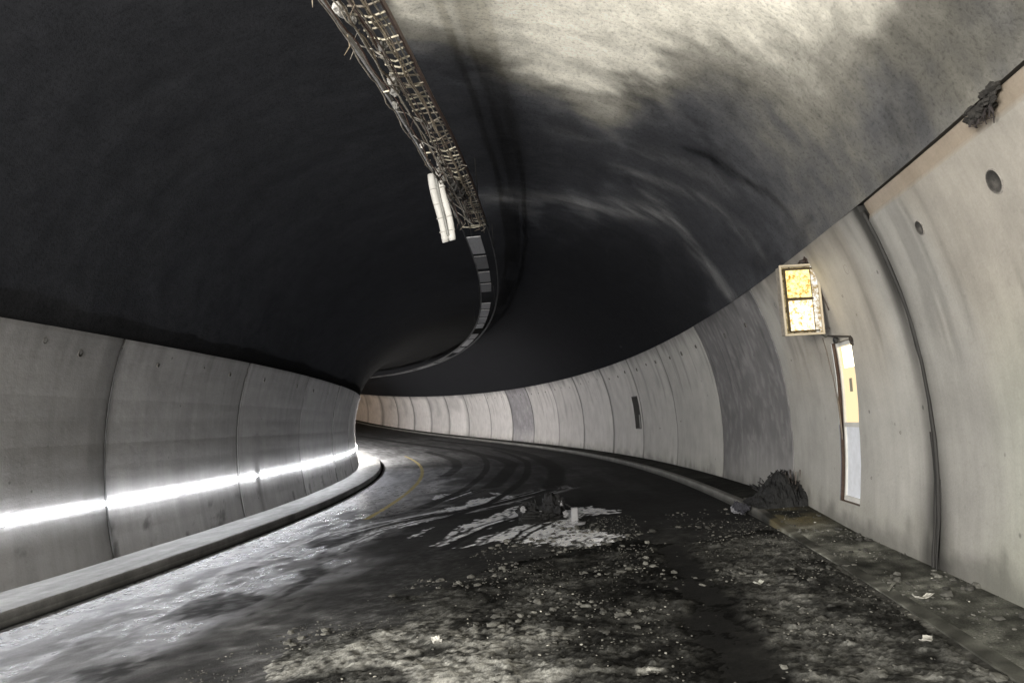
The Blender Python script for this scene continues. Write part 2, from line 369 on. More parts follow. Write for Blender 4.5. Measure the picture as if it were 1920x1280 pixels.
s, ph = np.meshgrid(S, PH, indexing='ij')
uu, vv_ = vault_uv(ph)
val = ceil_field(s, ph)
n1 = fbm(s*2.2, ph*3, 41, 5); n2 = fbm(s*.9, ph*9, 42, 5); n4 = fbm(s*6, ph*22, 44, 4)
alb = np.exp(np.interp(np.log(val*np.exp((n1-.5)*.8+(n4-.5)*.5)), np.log([.006, .012, .03, .1, .25, .5, .75, 1.0]), np.log([.025, .026, .033, .055, .125, .29, .68, .92])))
vc = mix(np.array([.97, 1., 1.12])*np.ones(s.shape+(3,)), np.array([1.04, 1., .885])*np.ones(s.shape+(3,)), sm(alb, .04, .2))
col = vc*alb[..., None]
col *= (1-.25*sm(n2, .5, .65)*(alb > .05)*(alb < .3))[..., None]*((1-.35*sm(s, 11, 22))*(1-.6*sm(s, 24, 36)*(1-sm(ph, .1, .5))))[..., None]  # far vault colour lowered to offset the glow of the strips
rel = (fbm(s*.9, ph*5, 51, 4)-.5)*.07
wis = np.zeros(s.shape)
for pts_, wd, am in (([(14.9, .16), (14.72, .22), (14.54, .42), (14.09, .64), (13.15, .81)], .34, .075), ([(11.87, .6), (11.59, .76), (11.14, .91), (11.07, 1.05), (10.86, 1.21)], .17, .05), ([(12.3, .78), (12.77, .86), (13.42, 1.04), (13.25, 1.25), (12.96, 1.36)], .24, .06), ([(11.0, .45), (10.7, .7), (10.2, .95)], .3, .03), ([(9.9, .8), (9.6, .95), (9.3, 1.1), (9.2, 1.2)], .13, -.05)):
    d_ = seg_dist(s+(fbm(s*.9, ph*4, 48)-.5)*.5, ph*4.6+(fbm(s*.9+4, ph*4, 49)-.5)*.4, [(x, y*4.6) for x, y in pts_])
    wis += am*np.exp(-(d_/wd)**2)*(.25+1.5*sm(fbm(s*3.2, ph*5, 47, 5), .3, .7))
col = np.clip(col*(1+np.minimum(wis, 0)*8)[..., None]+np.maximum(wis, 0)[..., None]*np.array([1., .99, .97]), .01, 1)
# a construction joint ring
uu = uu+np.sin(ph)*rel; vv_ = vv_+np.cos(ph)*rel
# fade relief at the springing so the edge stays in line
k = sm(1.31-abs(ph), 0, .1); U0, V00 = vault_uv(ph); uu = U0+(uu-U0)*k; vv_ = V00+(vv_-V00)*k
o = mesh('tunnel_vault', W(s, uu, vv_).reshape(-1, 3), grid_faces(len(S), len(PH), None, True), M_vault, smooth=True, col=col.reshape(-1, 3), uv=np.stack([s, ph*4.6], -1))
tag(o, 'soot blackened concrete vault over the road, one pale patch left at the upper right', 'ceiling')
vault = o
# ledges that close the gap between lining and vault
for side, wl in ((1, wallR), (-1, wallL)):
    Sx = np.arange(-14, S_END+.1, .5); c = UC+side*np.array([4.78, 4.80, 5.1])
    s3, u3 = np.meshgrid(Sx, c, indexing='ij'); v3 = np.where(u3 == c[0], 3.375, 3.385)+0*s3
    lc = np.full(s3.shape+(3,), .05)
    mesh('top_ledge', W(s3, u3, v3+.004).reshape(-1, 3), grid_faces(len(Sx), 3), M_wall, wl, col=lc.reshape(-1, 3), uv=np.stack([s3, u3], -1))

# ------------------------------------------------------------------ road, pavements, kerbs
KL, KR = -6.43, 1.91
GP = [(94.54, 2.76, 38), (93.09, 3.87, 40), (86.94, 1.28, 40), (83.74, 3.26, 42), (77.32, -2.0, 65), (73.32, 0.02, 50), (69.26, 1.84, 42), (66.35, -4.07, 75), (62.99, -2.59, 70), (58.99, -0.98, 55), (52.56, 1.34, 42), (46.63, 3.25, 38), (54.34, -4.96, 85), (49.99, -3.16, 75), (46.48, -1.77, 55), (41.18, 0.29, 45), (36.62, 2.04, 38), (44.64, -5.71, 95), (41.98, -4.48, 85), (39.04, -3.12, 70), (36.36, -1.87, 48), (33.96, -0.74, 60), (30.82, 0.79, 38), (27.89, 2.26, 38), (26.61, 2.92, 36), (30.2, -5.56, 95), (28.36, -4.33, 80), (26.73, -3.21, 62), (25.5, -2.35, 58), (24.38, -1.55, 42), (22.79, -0.37, 48), (21.09, 0.93, 38), (19.64, 2.08, 38), (22.53, -5.35, 100), (21.28, -4.18, 75), (20.32, -3.26, 62), (19.32, -2.27, 50), (18.43, -1.37, 38), (17.31, -0.19, 38), (16.33, 0.85, 38), (15.48, 1.79, 38), (16.56, -4.83, 95), (15.98, -4.05, 60), (15.62, -3.56, 45), (14.81, -2.41, 40), (13.16, 0.0, 38), (12.63, 0.82, 40), (12.14, 1.57, 42), (13.44, -5.12, 110), (13.19, -4.68, 80), (12.72, -3.83, 45), (12.05, -2.57, 45), (10.63, 0.21, 42), (10.31, 0.87, 45), (10.07, 1.37, 50), (12.1, -6.02, 120), (11.66, -5.08, 100), (11.3, -4.31, 60), (10.97, -3.58, 55), (10.6, -2.73, 50), (10.26, -1.94, 45), (9.95, -1.21, 50), (9.66, -0.52, 50), (9.4, 0.11, 45), (9.16, 0.71, 50), (8.93, 1.27, 60), (8.83, 1.54, 75), (10.24, -6.0, 120), (9.91, -5.1, 110), (9.6, -4.26, 75), (9.32, -3.47, 60), (9.07, -2.74, 50), (8.83, -2.06, 45), (8.62, -1.41, 45), (8.42, -0.81, 40), (8.23, -0.24, 42), (8.06, 0.3, 32), (7.99, 0.51, 30), (7.89, 0.81, 65), (7.79, 1.15, 85), (7.71, 1.38, 75), (7.6, 1.74, 80), (8.6, -6.15, 120), (8.38, -5.36, 100), (8.18, -4.62, 70), (8.03, -4.06, 80), (7.88, -3.53, 90), (7.73, -2.96, 70), (7.57, -2.36, 55), (7.42, -1.79, 60), (7.29, -1.25, 50), (7.16, -0.74, 55), (7.04, -0.26, 60), (6.94, 0.11, 55), (6.87, 0.43, 28), (6.81, 0.65, 45), (6.74, 0.94, 70), (6.66, 1.27, 75), (6.59, 1.58, 80), (6.52, 1.85, 75), (7.3, -5.89, 120), (7.15, -5.21, 110), (7.02, -4.57, 90), (6.89, -3.97, 80), (6.77, -3.39, 100), (6.66, -2.84, 85), (6.55, -2.32, 75), (6.45, -1.83, 65), (6.36, -1.35, 50), (6.27, -0.9, 70), (6.22, -0.64, 50), (6.19, -0.47, 28), (6.13, -0.18, 60), (6.07, 0.14, 70), (6.02, 0.42, 30), (5.98, 0.61, 30), (5.94, 0.83, 70), (5.89, 1.08, 80), (5.83, 1.43, 75), (5.77, 1.77, 80), (6.26, -5.32, 120), (6.13, -4.52, 110), (6.04, -3.99, 90), (5.96, -3.47, 80), (5.89, -3.08, 90), (5.83, -2.7, 110), (5.78, -2.33, 100), (5.72, -1.98, 110), (5.67, -1.64, 90), (5.61, -1.22, 60), (5.56, -0.9, 85), (5.52, -0.67, 95), (5.49, -0.44, 40), (5.45, -0.15, 70), (5.41, 0.14, 75), (5.36, 0.41, 28), (5.34, 0.62, 30), (5.31, 0.81, 80), (5.27, 1.07, 80), (5.22, 1.38, 75), (5.18, 1.69, 75), (5.52, -4.74, 90), (5.43, -4.05, 75), (5.37, -3.58, 80), (5.31, -3.13, 70), (5.26, -2.69, 80), (5.21, -2.28, 110), (5.16, -1.88, 130), (5.11, -1.49, 120), (5.07, -1.12, 110), (5.03, -0.77, 120), (5.0, -0.49, 90), (4.97, -0.25, 70), (4.93, 0.07, 75), (4.9, 0.33, 45), (4.88, 0.51, 28), (4.86, 0.67, 40), (4.84, 0.84, 70), (4.81, 1.14, 75), (4.78, 1.42, 75), (4.75, 1.69, 80)]
FP = [[(17.96, -3.77), (19.57, -3.8), (19.59, -3.31), (20.28, -2.96), (19.22, -2.93), (17.65, -3.41), (17.23, -3.61)], [(16.84, -2.91), (17.86, -2.69), (17.85, -2.2), (17.06, -2.02), (16.35, -2.3), (16.13, -2.7)], [(19.25, -2.45), (18.78, -2.22), (17.28, -1.81), (16.73, -1.86), (18.07, -2.21)], [(15.68, -3.42), (16.42, -3.06), (16.32, -2.71), (15.31, -2.7), (15.17, -3.14)], [(12.85, -4.25), (14.47, -4.0), (14.85, -3.31), (14.57, -3.1), (14.04, -3.33), (13.35, -3.78), (12.52, -4.02)], [(11.04, -2.68), (12.69, -2.63), (13.66, -2.31), (15.54, -1.72), (13.93, -1.53), (13.08, -1.77), (11.89, -2.27), (10.98, -2.54)], [(10.41, -2.3), (11.86, -1.86), (12.28, -1.52), (12.96, -1.2), (12.49, -0.79), (11.24, -0.66), (11.08, -0.36), (10.26, 0.01), (9.79, -0.21), (9.93, -0.52), (10.38, -1.23), (10.82, -1.51), (10.97, -1.82), (10.47, -2.09)], [(13.99, -0.83), (14.25, -0.4), (13.27, 0.22), (13.02, -0.16), (12.95, -0.61), (11.24, -0.66), (11.3, -0.79)], [(11.96, -3.32), (13.16, -3.06), (12.15, -3.13)], [(19.38, -6.41), (22.32, -6.29), (26.19, -6.07), (23.11, -5.89), (19.26, -5.76), (17.29, -5.33), (17.19, -5.91)]]
TP = [[(48.0, -.9), (36.0, -1.7), (27.0, -2.5), (20.0, -3.2), (16.5, -3.9)], [(44., .1), (31., -.55), (22., -1.5), (16.5, -2.3), (14.2, -3.0)]] + [[(18.3, -0.99), (16.22, -2.14), (15.01, -3.12), (14.15, -3.9), (13.03, -4.39), (11.58, -4.56)], [(20.21, -2.89), (18.1, -3.46), (16.1, -3.77), (15.1, -4.54)], [(13.57, -1.58), (12.58, -2.06), (11.38, -2.34), (10.49, -2.48)], [(20.56, -2.43), (27.38, -1.63), (30.29, -1.21), (33.93, -1.14), (50.44, -1.58), (65.71, -2.27), (76.62, -2.53)], [(18.97, -0.91), (25.18, -0.21), (35.38, 0.32), (47.51, 0.65), (63.5, 0.17)], [(12.62, -1.19), (11.67, -1.49), (10.68, -1.55)], [(12.61, -0.99), (11.41, -1.34), (10.63, -1.44)], [(26.74, -3.88), (31.36, -3.32), (36.88, -2.99), (48.39, -3.08)]]
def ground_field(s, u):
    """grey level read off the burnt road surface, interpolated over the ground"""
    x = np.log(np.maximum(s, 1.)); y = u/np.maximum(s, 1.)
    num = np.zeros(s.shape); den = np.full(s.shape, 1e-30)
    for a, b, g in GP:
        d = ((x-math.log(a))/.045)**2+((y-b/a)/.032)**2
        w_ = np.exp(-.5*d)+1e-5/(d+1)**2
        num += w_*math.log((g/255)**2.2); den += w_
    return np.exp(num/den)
S = np.unique(np.round(np.concatenate([np.arange(-14, 3, .5), np.arange(3, 8, .03), np.arange(8, 22, .045), np.arange(22, 50, .15), np.arange(50, S_END+.1, 1.)]), 4))
U = np.linspace(KL, KR, 260)
s, u = np.meshgrid(S, U, indexing='ij')
def ground_rgb(s, u):
    g = ground_field(s, u)
    n = fbm(s*3, u*3, 61, 5); n2 = fbm(s*9, u*9, 62, 4)
    near = 1-sm(s, 9, 13)
    a = g*.85*np.exp((n-.5)*(1.0+1.3*near)+(n2-.5)*(.5+.9*near))
    rgb = a[..., None]*np.array([1., 1., 1.02])
    warm = near*sm(u, -3, -1)
    rgb = mix(rgb, a[..., None]*np.array([1.01, 1.0, .91]), warm*.8)
    return rgb, a, near
rgb, a, near = ground_rgb(s, u)
rough = .86-.0*s
wet = sm(-3.2-u+(fbm(s*.6, u*.6, 71)-.5)*2.6, 0, 1.1)*(1-sm(s, 24, 34))      # wet strip by the left kerb
wetn = fbm(s*.9, u*3.2, 72, 5)
dry = sm(wetn, .54, .66)*sm(u, -5.7, -4.4)
wet = wet*(1-.55*dry)
spk = fbm(s*9, u*9, 73, 4); rough = rough-(.61-.19*sm(spk, .5, .75))*wet*(1-.5*sm(fbm(s*1.6, u*4, 74, 5), .5, .62)*sm(u, -6.2, -5.2))
rgb = mix(rgb, np.full(rgb.shape, .20)*np.array([1, 1, 1.05])*(.45+1.1*fbm(s*4, u*9, 75, 5))[..., None], wet*.75*sm(s, 3, 6))  # wet strip made paler too, some of its sheen painted in
rgb *= (1-.7*dry*(u < -3.3)*(s < 14)*sm(spk, .3, .5))[..., None]
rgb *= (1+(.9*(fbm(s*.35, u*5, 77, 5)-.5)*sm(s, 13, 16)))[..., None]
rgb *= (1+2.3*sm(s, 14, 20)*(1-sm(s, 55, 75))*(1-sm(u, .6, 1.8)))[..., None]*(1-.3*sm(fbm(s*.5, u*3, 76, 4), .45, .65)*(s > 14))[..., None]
# pale foam / ash residue with dark tyre tracks
foam = np.zeros(s.shape)
ws = s+(fbm(s*2.2, u*5, 81, 5)-.5)*.9+(fbm(s*9, u*14, 79, 3)-.5)*.4; wu = u+(fbm(s*2.2+5, u*5, 82, 5)-.5)*.26+(fbm(s*9+5, u*14, 78, 3)-.5)*.12
for i, poly in enumerate(FP):
    if i == 9: continue
    foam = np.maximum(foam, inside(ws, wu, poly)*1.0)
foam *= sm(fbm(s*5, u*14, 83, 5), .33, .47)
c0 = sorted(TP[2]); off0 = u-np.interp(s, [x for x, y in c0], [y for x, y in c0])
stk = fbm(s*.9, off0*7, 92, 5)
foam = np.maximum(foam, .75*sm(stk+.12*(fbm(s*8, u*14, 93, 3)-.5), .50, .56)*sm(s+(fbm(s, u*3, 94)-.5)*3, 10.6, 12.2)*(1-sm(s+(fbm(s, u*3, 94)-.5)*3, 16.5, 19.5))*sm(off0, -.95, -.6)*(1-sm(off0, .45, .8)))
def track(pts, w):
    return 1-sm(seg_dist(s+(fbm(s*3, u*3, 84)-.5)*.12, u+(fbm(s*2, u*4, 85)-.5)*.07, pts), w*.55, w)
for i, t in enumerate(TP[2:]+TP[:2]):
    q = track(t, (.16, .12, .10, .34, .34, .05, .05, .28, .16, .16)[i])
    foam *= 1-q*(i not in (3, 4))
    rgb *= (1-q*(.85 if i in (0, 1, 2) else .8))[..., None]
    if i in (0, 1, 2):
        for d in (.22, -.24, .42):
            q2 = track([(x, y+d) for x, y in t], .05); foam *= 1-.85*q2; rgb *= (1-.4*q2)[..., None]
rgb = mix(rgb, np.full(rgb.shape, .85)*np.array([.98, .99, 1.03])*(.62+1.6*fbm(s*6, u*16, 86, 5)**1.3)[..., None], foam*.92)
rough = rough*(1-foam)+.6*foam
# yellow edge line
q = (1-sm(abs(u+4.71+(fbm(s*4, u*0, 87)-.5)*.03), .05, .075))*(s > 15.2)*(s < 46)*sm(fbm(s*3, u*20, 88), .2, .35)
rgb = mix(rgb, np.array([.50, .40, .15]), q*.9); rough = np.where(q > .3, .8, rough)
q = (1-sm(abs(u-1.50), .05, .07))*(s > 13)*sm(fbm(s*2, u*20, 89), .4, .55)*0
nn = (1-sm(s, 10, 12.5))*sm(u, -3.6, -2.4); n2_ = fbm(s*11, u*11, 105, 5); rgb *= np.exp(((n2_-.5)*2.0+(_h(np.round(s/.03), np.round(u/.03), 5)-.5)*1.2)*nn)[..., None]
trn = 1-sm(seg_dist(s, u+(fbm(s*1.5, u*2, 101)-.5)*.25+(fbm(s*6, u*6, 102)-.5)*.25, [(9.3, .5), (7.05, .49), (5.86, .51), (4.2, .62)]), .10, .30); rgb *= (1-.7*trn)[..., None]
h = .002*fbm(s*6, u*6, 90)
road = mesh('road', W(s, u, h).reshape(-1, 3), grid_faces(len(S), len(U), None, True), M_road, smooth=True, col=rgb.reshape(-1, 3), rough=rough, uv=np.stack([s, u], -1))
tag(road, 'wet burnt asphalt road curving left through the tunnel', kind='structure')

def strip_mesh(name, S, prof, mat, colf, rough=.7, parent=None):
    s, k = np.meshgrid(S, np.arange(len(prof)), indexing='ij'); pr = np.array(prof)
    u = pr[k, 0]; v = pr[k, 1]; v = np.where((u > 0) & (v > 0), v*np.interp(s, [9.2, 11.4], [.10, 1]), v); L = np.concatenate([[0], np.cumsum(np.hypot(*np.diff(pr, axis=0).T))])[k]
    j = (fbm(s*1.3, u*2, 91)-.5)*.012
    return mesh(name, W(s, u, v+j*(v > .02)).reshape(-1, 3), grid_faces(len(S), len(prof), None, True), mat, parent, col=colf(s, u, v).reshape(-1, 3), rough=np.full(s.shape, rough), uv=np.stack([s, L], -1))
Sk = np.unique(np.concatenate([np.arange(-14, 3, .5), np.arange(3, 30, .07), np.arange(30, S_END+.1, .5)]))
def c_left(s, u, v):
    n = fbm(s*1.5, u*7, 95, 5); n2 = fbm(s*6, u*14, 96, 4)
    a = .20*(.55+.9*n)*(.8+.4*n2)
    a = a*1.15*(1-.95*(v < .055))*(1-.3*((v > .06) & (v < .12)))  # foot of the kerb face blackened, shade painted into the colour
    return a[..., None]*np.array([1., .99, .96])
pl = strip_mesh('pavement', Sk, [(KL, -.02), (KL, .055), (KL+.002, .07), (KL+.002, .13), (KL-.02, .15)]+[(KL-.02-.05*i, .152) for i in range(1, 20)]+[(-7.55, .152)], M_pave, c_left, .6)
tag(pl, 'narrow raised concrete pavement below the light strip', kind='structure')
# dark strip along the left kerb, its shade put into the colour
gl = strip_mesh('kerb_shade', Sk, [(KL+.005, .004), (KL+.03, .006), (KL+.06, .006), (KL+.085, .004)], M_road, lambda s, u, v: np.full(s.shape+(3,), .012), .8)
tag(gl, 'dark strip of painted shade at the foot of the left kerb', kind='structure')
# right pavement: ashy near, clean dark further on
PU = np.linspace(KR+.12, 2.7, 28)
def c_right(s, u, v):
    n = fbm(s*2.2, u*2.2, 97, 5); n2 = fbm(s*8, u*8, 98, 4)
    a = np.interp(s, [3, 5, 7, 8.5, 10, 11, 12, 13, 30, 60], [.15, .15, .13, .11, .08, .06, .035, .03, .035, .04])
    nr = 1-sm(s, 9, 11.5); a = a*np.exp((n-.5)*(2.2+1.6*nr)+(n2-.5)*(1.1+1.4*nr))
    a = a*(1-.5*sm(u, 2.35, 2.65)*sm(n, .35, .55))
    c = a[..., None]*np.array([1., 1.01, .90])
    q = np.exp(-((s-10.6)/.7)**2-((u-2.25)/.28)**2)*sm(n, .3, .5)
    c = mix(c, np.array([.22, .18, .09]), q*.7)
    return c
pr_ = strip_mesh('pavement', Sk, [(x, .122) for x in PU], M_ash, c_right, .85)
tag(pr_, 'ash covered concrete pavement along the outer wall', kind='structure')
def c_kerb(s, u, v):
    a = np.interp(s, [3, 8, 10.5, 11.5, 14, 40, 90], [.07, .07, .08, .15, .20, .22, .15])*(.6+.8*fbm(s*3, u*9, 99, 4))
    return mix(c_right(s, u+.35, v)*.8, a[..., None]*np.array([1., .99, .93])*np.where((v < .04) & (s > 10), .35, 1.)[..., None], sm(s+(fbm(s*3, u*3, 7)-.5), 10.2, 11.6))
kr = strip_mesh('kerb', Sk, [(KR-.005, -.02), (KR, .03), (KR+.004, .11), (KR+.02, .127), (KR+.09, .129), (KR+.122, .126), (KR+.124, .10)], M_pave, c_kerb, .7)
tag(kr, 'light stone kerb edging the right pavement', kind='structure')
# ground outside, beyond the rear tunnel mouth
gx = mesh('ground', [(-150, -140, -2.6), (90, -140, -2.6), (90, 260, -2.6), (-150, 260, -2.6)], [[0, 1, 2, 3]], M_ash, col=np.full((4, 3), .3), rough=np.full(4, .9), uv=[(0, 0), (180, 0), (180, 400), (0, 400)])
tag(gx, 'bare ground beyond the tunnel mouth', kind='structure')

# ------------------------------------------------------------------ ash, slag and bits lying on the near road
S = np.arange(3.2, 12.2, .022); U = np.arange(-4.3, 1.905, .022)
s, u = np.meshgrid(S, U, indexing='ij')
rgb, a, near = ground_rgb(s, u)
tr = 1-sm(seg_dist(s, u+(fbm(s*1.5, u*2, 101)-.5)*.25+(fbm(s*6, u*6, 102)-.5)*.25, [(9.3, .5), (7.05, .49), (5.86, .51), (4.2, .62)]), .12, .28)
lim = sm(u, -3.35+.35*np.maximum(s-5.5, 0)+(fbm(s*2, u*2, 102)-.5)*1.2, -2.3+.35*np.maximum(s-5.5, 0)+(fbm(s*2, u*2, 102)-.5)*1.2)*(1-sm(s+(fbm(s*2, u*2, 103)-.5)*2, 9.0, 10.6))*(1-.7*sm(u, 1.8, 1.9))
n1 = fbm(s*2.6, u*2.6, 104, 5); n2 = fbm(s*11, u*11, 105, 5); n3 = fbm(s*20, u*20, 106, 3); n5 = _h(np.round(s/.022), np.round(u/.022), 5)
h = lim*(.022*sm(n1, .35, .75)+.050*np.abs(n2-.5)+.040*np.abs(n3-.5)+.011*n5)*(1-.8*tr)-.006+.016*(n5-.5)*(lim < .5)
h = h-.016*(1-lim)
big = fbm(s*1.7+3, u*1.3, 108, 5); pal = sm(n2*.45+big*.75+.25*(n3-.5)+.12*(n5-.5), .60, .74)                      # crusts of pale ash on the tops
g = 1.25*a*np.exp((n2-.5)*2.6+(n3-.5)*1.4+(n5-.5)*1.4)
rgb = mix(g[..., None]*np.array([1.0, 1., .94]), np.minimum(a*2.4, .4)[..., None]*np.array([1., .995, .93]), pal*.65)
crust = sm(fbm(s*2.2, u*1.6, 107, 5)-.05*(s-4.4)-.10*abs(u+1.9), .40, .47)*(1-sm(s, 5.4, 7.2))
rgb = mix(rgb, np.full(rgb.shape, .44)*np.array([1., .99, .92])*(.2+n2*.9+n5*.5)[..., None], crust*sm(n3, .36, .56)*.85)
h = h+crust*.012
rgb *= np.exp(-1.3*sm(fbm(s*1.4, u*1.1, 109, 5), .52, .66)*(1-crust))[..., None]
rgb *= (1-.8*tr)[..., None]
Z = W(s, u, h)
kf = (h[:-1, :-1] > -.008) | (h[1:, 1:] > -.008)
used = np.zeros(s.shape, bool); used[:-1, :-1] |= kf; used[1:, 1:] |= kf; used[1:, :-1] |= kf; used[:-1, 1:] |= kf
Fq = grid_faces(len(S), len(U), kf, True); idm = -np.ones(s.size, int); sel = used.ravel(); idm[sel] = np.arange(sel.sum())
ash = mesh('ash', Z.reshape(-1, 3)[sel], idm[Fq], M_ash, smooth=True, col=rgb.reshape(-1, 3)[sel], rough=np.full(sel.sum(), .85), uv=np.stack([s, u], -1).reshape(-1, 2)[sel])
tag(ash, 'lumpy layer of grey ash and slag spread over the near road', kind='stuff')
ash_h = lambda a_, b_: float(h[min(max(int((a_-3.2)/.022), 0), len(S)-1), min(max(int((b_+4.3)/.022), 0), len(U)-1)])

# loose crumbs, one mesh
ICO_V = []; t_ = (1+5**.5)/2
for q in ((-1, t_, 0), (1, t_, 0), (-1, -t_, 0), (1, -t_, 0), (0, -1, t_), (0, 1, t_), (0, -1, -t_), (0, 1, -t_), (t_, 0, -1), (t_, 0, 1), (-t_, 0, -1), (-t_, 0, 1)):
    ICO_V.append(np.array(q)/np.linalg.norm(q))
ICO_V = np.array(ICO_V)
ICO_F = np.array([(0, 11, 5), (0, 5, 1), (0, 1, 7), (0, 7, 10), (0, 10, 11), (1, 5, 9), (5, 11, 4), (11, 10, 2), (10, 7, 6), (7, 1, 8), (3, 9, 4), (3, 4, 2), (3, 2, 6), (3, 6, 8), (3, 8, 9), (4, 9, 5), (2, 4, 11), (6, 2, 10), (8, 6, 7), (9, 8, 1)])
N = 15000
ss = 3.4+9.2*rng.random(N)**1.15; us = -4.2+6.85*rng.random(N)
onp = us > KR+.15
cl = fbm(ss*1.6, us*1.6, 110, 4)
keepm = (rng.random(N) < sm(cl, .38, .62)*.9+.08)*(us > -3.4+.33*np.maximum(ss-5.5, 0))*((abs(us-.5) > .25) | (rng.random(N) < .12))*((~onp) | (rng.random(N) < .8))
keepm &= ~((us > KR-.05) & (us < KR+.15) & (ss > 10.5))
ss, us = ss[keepm > 0], us[keepm > 0]; N = len(ss)
size = .004+.034*rng.random(N)**6*sm(fbm(ss*1.1, us*1.1, 111, 4), .42, .6)+.005*rng.random(N)
pale = rng.random(N) < (.07*(size < .012)+.015)
VV = []; CC = []
for i in range(N):
    sc = size[i]*np.array([1+.8*rng.random(), 1+.5*rng.random(), .45+.5*rng.random()]); q = rng.random()*6.28
    R_ = np.array([[math.cos(q), -math.sin(q), 0], [math.sin(q), math.cos(q), 0], [0, 0, 1]])
    v = (ICO_V*(.7+.5*rng.random((12, 1)))*sc)@R_.T
    base = .124*float(np.interp(ss[i], [9.2, 11.4], [.10, 1])) if us[i] > KR+.1 else max(ash_h(ss[i], us[i]), 0)
    VV.append(W(ss[i], us[i], base+size[i]*.25)+v)
    cc = (.16+.36*rng.random()**2 if pale[i] else .035+.11*rng.random()**1.5); CC.append(np.tile(np.array([1, .98, .88])*cc, (12, 1)))
F = (ICO_F[None]+12*np.arange(N)[:, None, None]).reshape(-1, 3)
o = mesh('rubble', np.concatenate(VV), F, M_chunk, col=np.concatenate(CC)); tag(o, 'small crumbs and flakes of burnt debris scattered over road and pavement', kind='stuff')

def scrap(name, s, u, v, w_, l_, rot, col, label, cat, mat=M_chunk, curl=.3, group=None):
    n = 9; g_ = np.linspace(-1, 1, n); X, Y = np.meshgrid(g_, g_, indexing='ij')
    sd = int(s*100); rr = 1+.35*(fbm(X*1.5+3, Y*1.5, sd)-.5)*2
    x = X*w_/2*rr; y = Y*l_/2*rr; z = curl*w_*(X*X*.5+.5*fbm(X*1.4, Y*1.4, sd+3))+.002
    o_, T, R, Uv = frame(s, u, v); c, k = math.cos(rot), math.sin(rot)
    V = o_+(x*c-y*k)[..., None]*R+(x*k+y*c)[..., None]*T+z[..., None]*Uv
    F = grid_faces(n, n); V2 = V-Uv*.003
    Vn = np.concatenate([V.reshape(-1, 3), V2.reshape(-1, 3)]); F2 = F[:, ::-1]+n*n
    ring = [i*n for i in range(n)]+[(n-1)*n+j for j in range(1, n)]+[i*n+n-1 for i in range(n-2, -1, -1)]+[j for j in range(n-2, 0, -1)]
    sides = [[ring[i], ring[(i+1) % len(ring)], ring[(i+1) % len(ring)]+n*n, ring[i]+n*n] for i in range(len(ring))]
    o = mesh(name, Vn, F.tolist()+F2.tolist()+sides, mat, col=np.tile(col, (len(Vn), 1)), pivot=o_)
    return tag(o, label, cat, group)
scrap('paper_scrap', 6.32, 2.1, .02, .13, .07, .3, (.42, .41, .37), 'crumpled white scrap on the right pavement, midway below the loose black joint seal', 'scrap', curl=.4)
scrap('paper_scrap', 5.22, 1.70, .045, .10, .06, 1.1, (.40, .39, .36), 'small white scrap lying just inside the right kerb, nearest of all the scraps', 'scrap', curl=.35)
scrap('metal_strip', 6.75, 2.02, .022, .022, .26, -.5, (.26, .26, .23), 'thin pale strip lying on the right pavement behind the crumpled white scrap', 'strip', curl=.5)
scrap('foil_scrap', 6.95, 1.0, .055, .09, .05, .7, (.4, .4, .36), 'small pale flake on the ash right of the dark wheel track', 'scrap', curl=.5)
scrap('foil_scrap', 5.65, -1.55, .05, .10, .06, 2.0, (.55, .54, .5), 'pale curled flake on the ash crust in the middle of the near road', 'scrap', curl=.6)

# small dark wreck piece standing in the foam, with the pale plate beside it
def lump(mb, s, u, v, rs, ru, rv, seed, col, rough_=.55, n=22):
    th = np.linspace(0, math.pi, n); ph = np.linspace(0, 2*math.pi, n*2, endpoint=False)
    A_, B_ = np.meshgrid(th, ph, indexing='ij')
    d = 1+rough_*(fbm(A_*2.2+seed, np.cos(B_)*2.2+np.sin(B_)*1.3, seed, 5)-.5)*2+.25*(fbm(A_*7, B_*5*(1), seed+4, 3)-.5)*np.sin(A_)
    x = np.sin(A_)*np.cos(B_)*d*rs; y = np.sin(A_)*np.sin(B_)*d*ru; z = np.cos(A_)*d*rv
    V = W(s+x, u+y, np.maximum(v+z, -.01 if v < .3 and u < 1.9 else -9)).reshape(-1, 3)
    m = n*2; F = [[i*m+j, (i+1)*m+j, (i+1)*m+(j+1) % m, i*m+(j+1) % m] for i in range(n-1) for j in range(m)]
    mb.add(V, F, col)
base = W(13.0, -1.2, 0)
wr = empty('wreck_fragment', base, 'jagged black wreck fragment with pale edges standing in the foam patch', 'wreck fragment')
mb = MB(); 
lump(mb, 13.0, -1.02, .13, .26, .19, .24, 3, (.007, .007, .008), .6); lump(mb, 13.15, -1.42, .1, .22, .18, .18, 5, (.007, .007, .008), .6); lump(mb, 12.8, -1.25, .04, .3, .32, .09, 8, (.008, .008, .008), .8)
for i in range(7):
    a0 = (12.9+.3*random.random(), -1.5+.62*random.random()); mb.tube([W(*a0, .02), W(a0[0]+random.uniform(-.1, .1), a0[1]+random.uniform(-.1, .1), random.uniform(.1, .3)), W(a0[0]+random.uniform(-.25, .25), a0[1]+random.uniform(-.3, .3), random.uniform(.1, .36))], [.022, .018, .008], 5, (.02, .02, .02))
mb.build('charred_body', M_char, wr)
mb = MB()
for (ss_, uu_, vv1, l, tt) in ((12.86, -1.22, .10, .07, .4), (12.9, -.88, .22, .11, -.2), (12.85, -1.5, .20, .07, .8), (12.8, -.80, .08, .09, .3)):
    mb = MB(); lump(mb, ss_, uu_, vv1, .03, .045, l*.6, int(l*100), (.22, .22, .23), 1.1, 10); mb.build('foam_clot', M_chunk, wr)
o_, T, R, Uv = frame(12.0, -.66, 0)
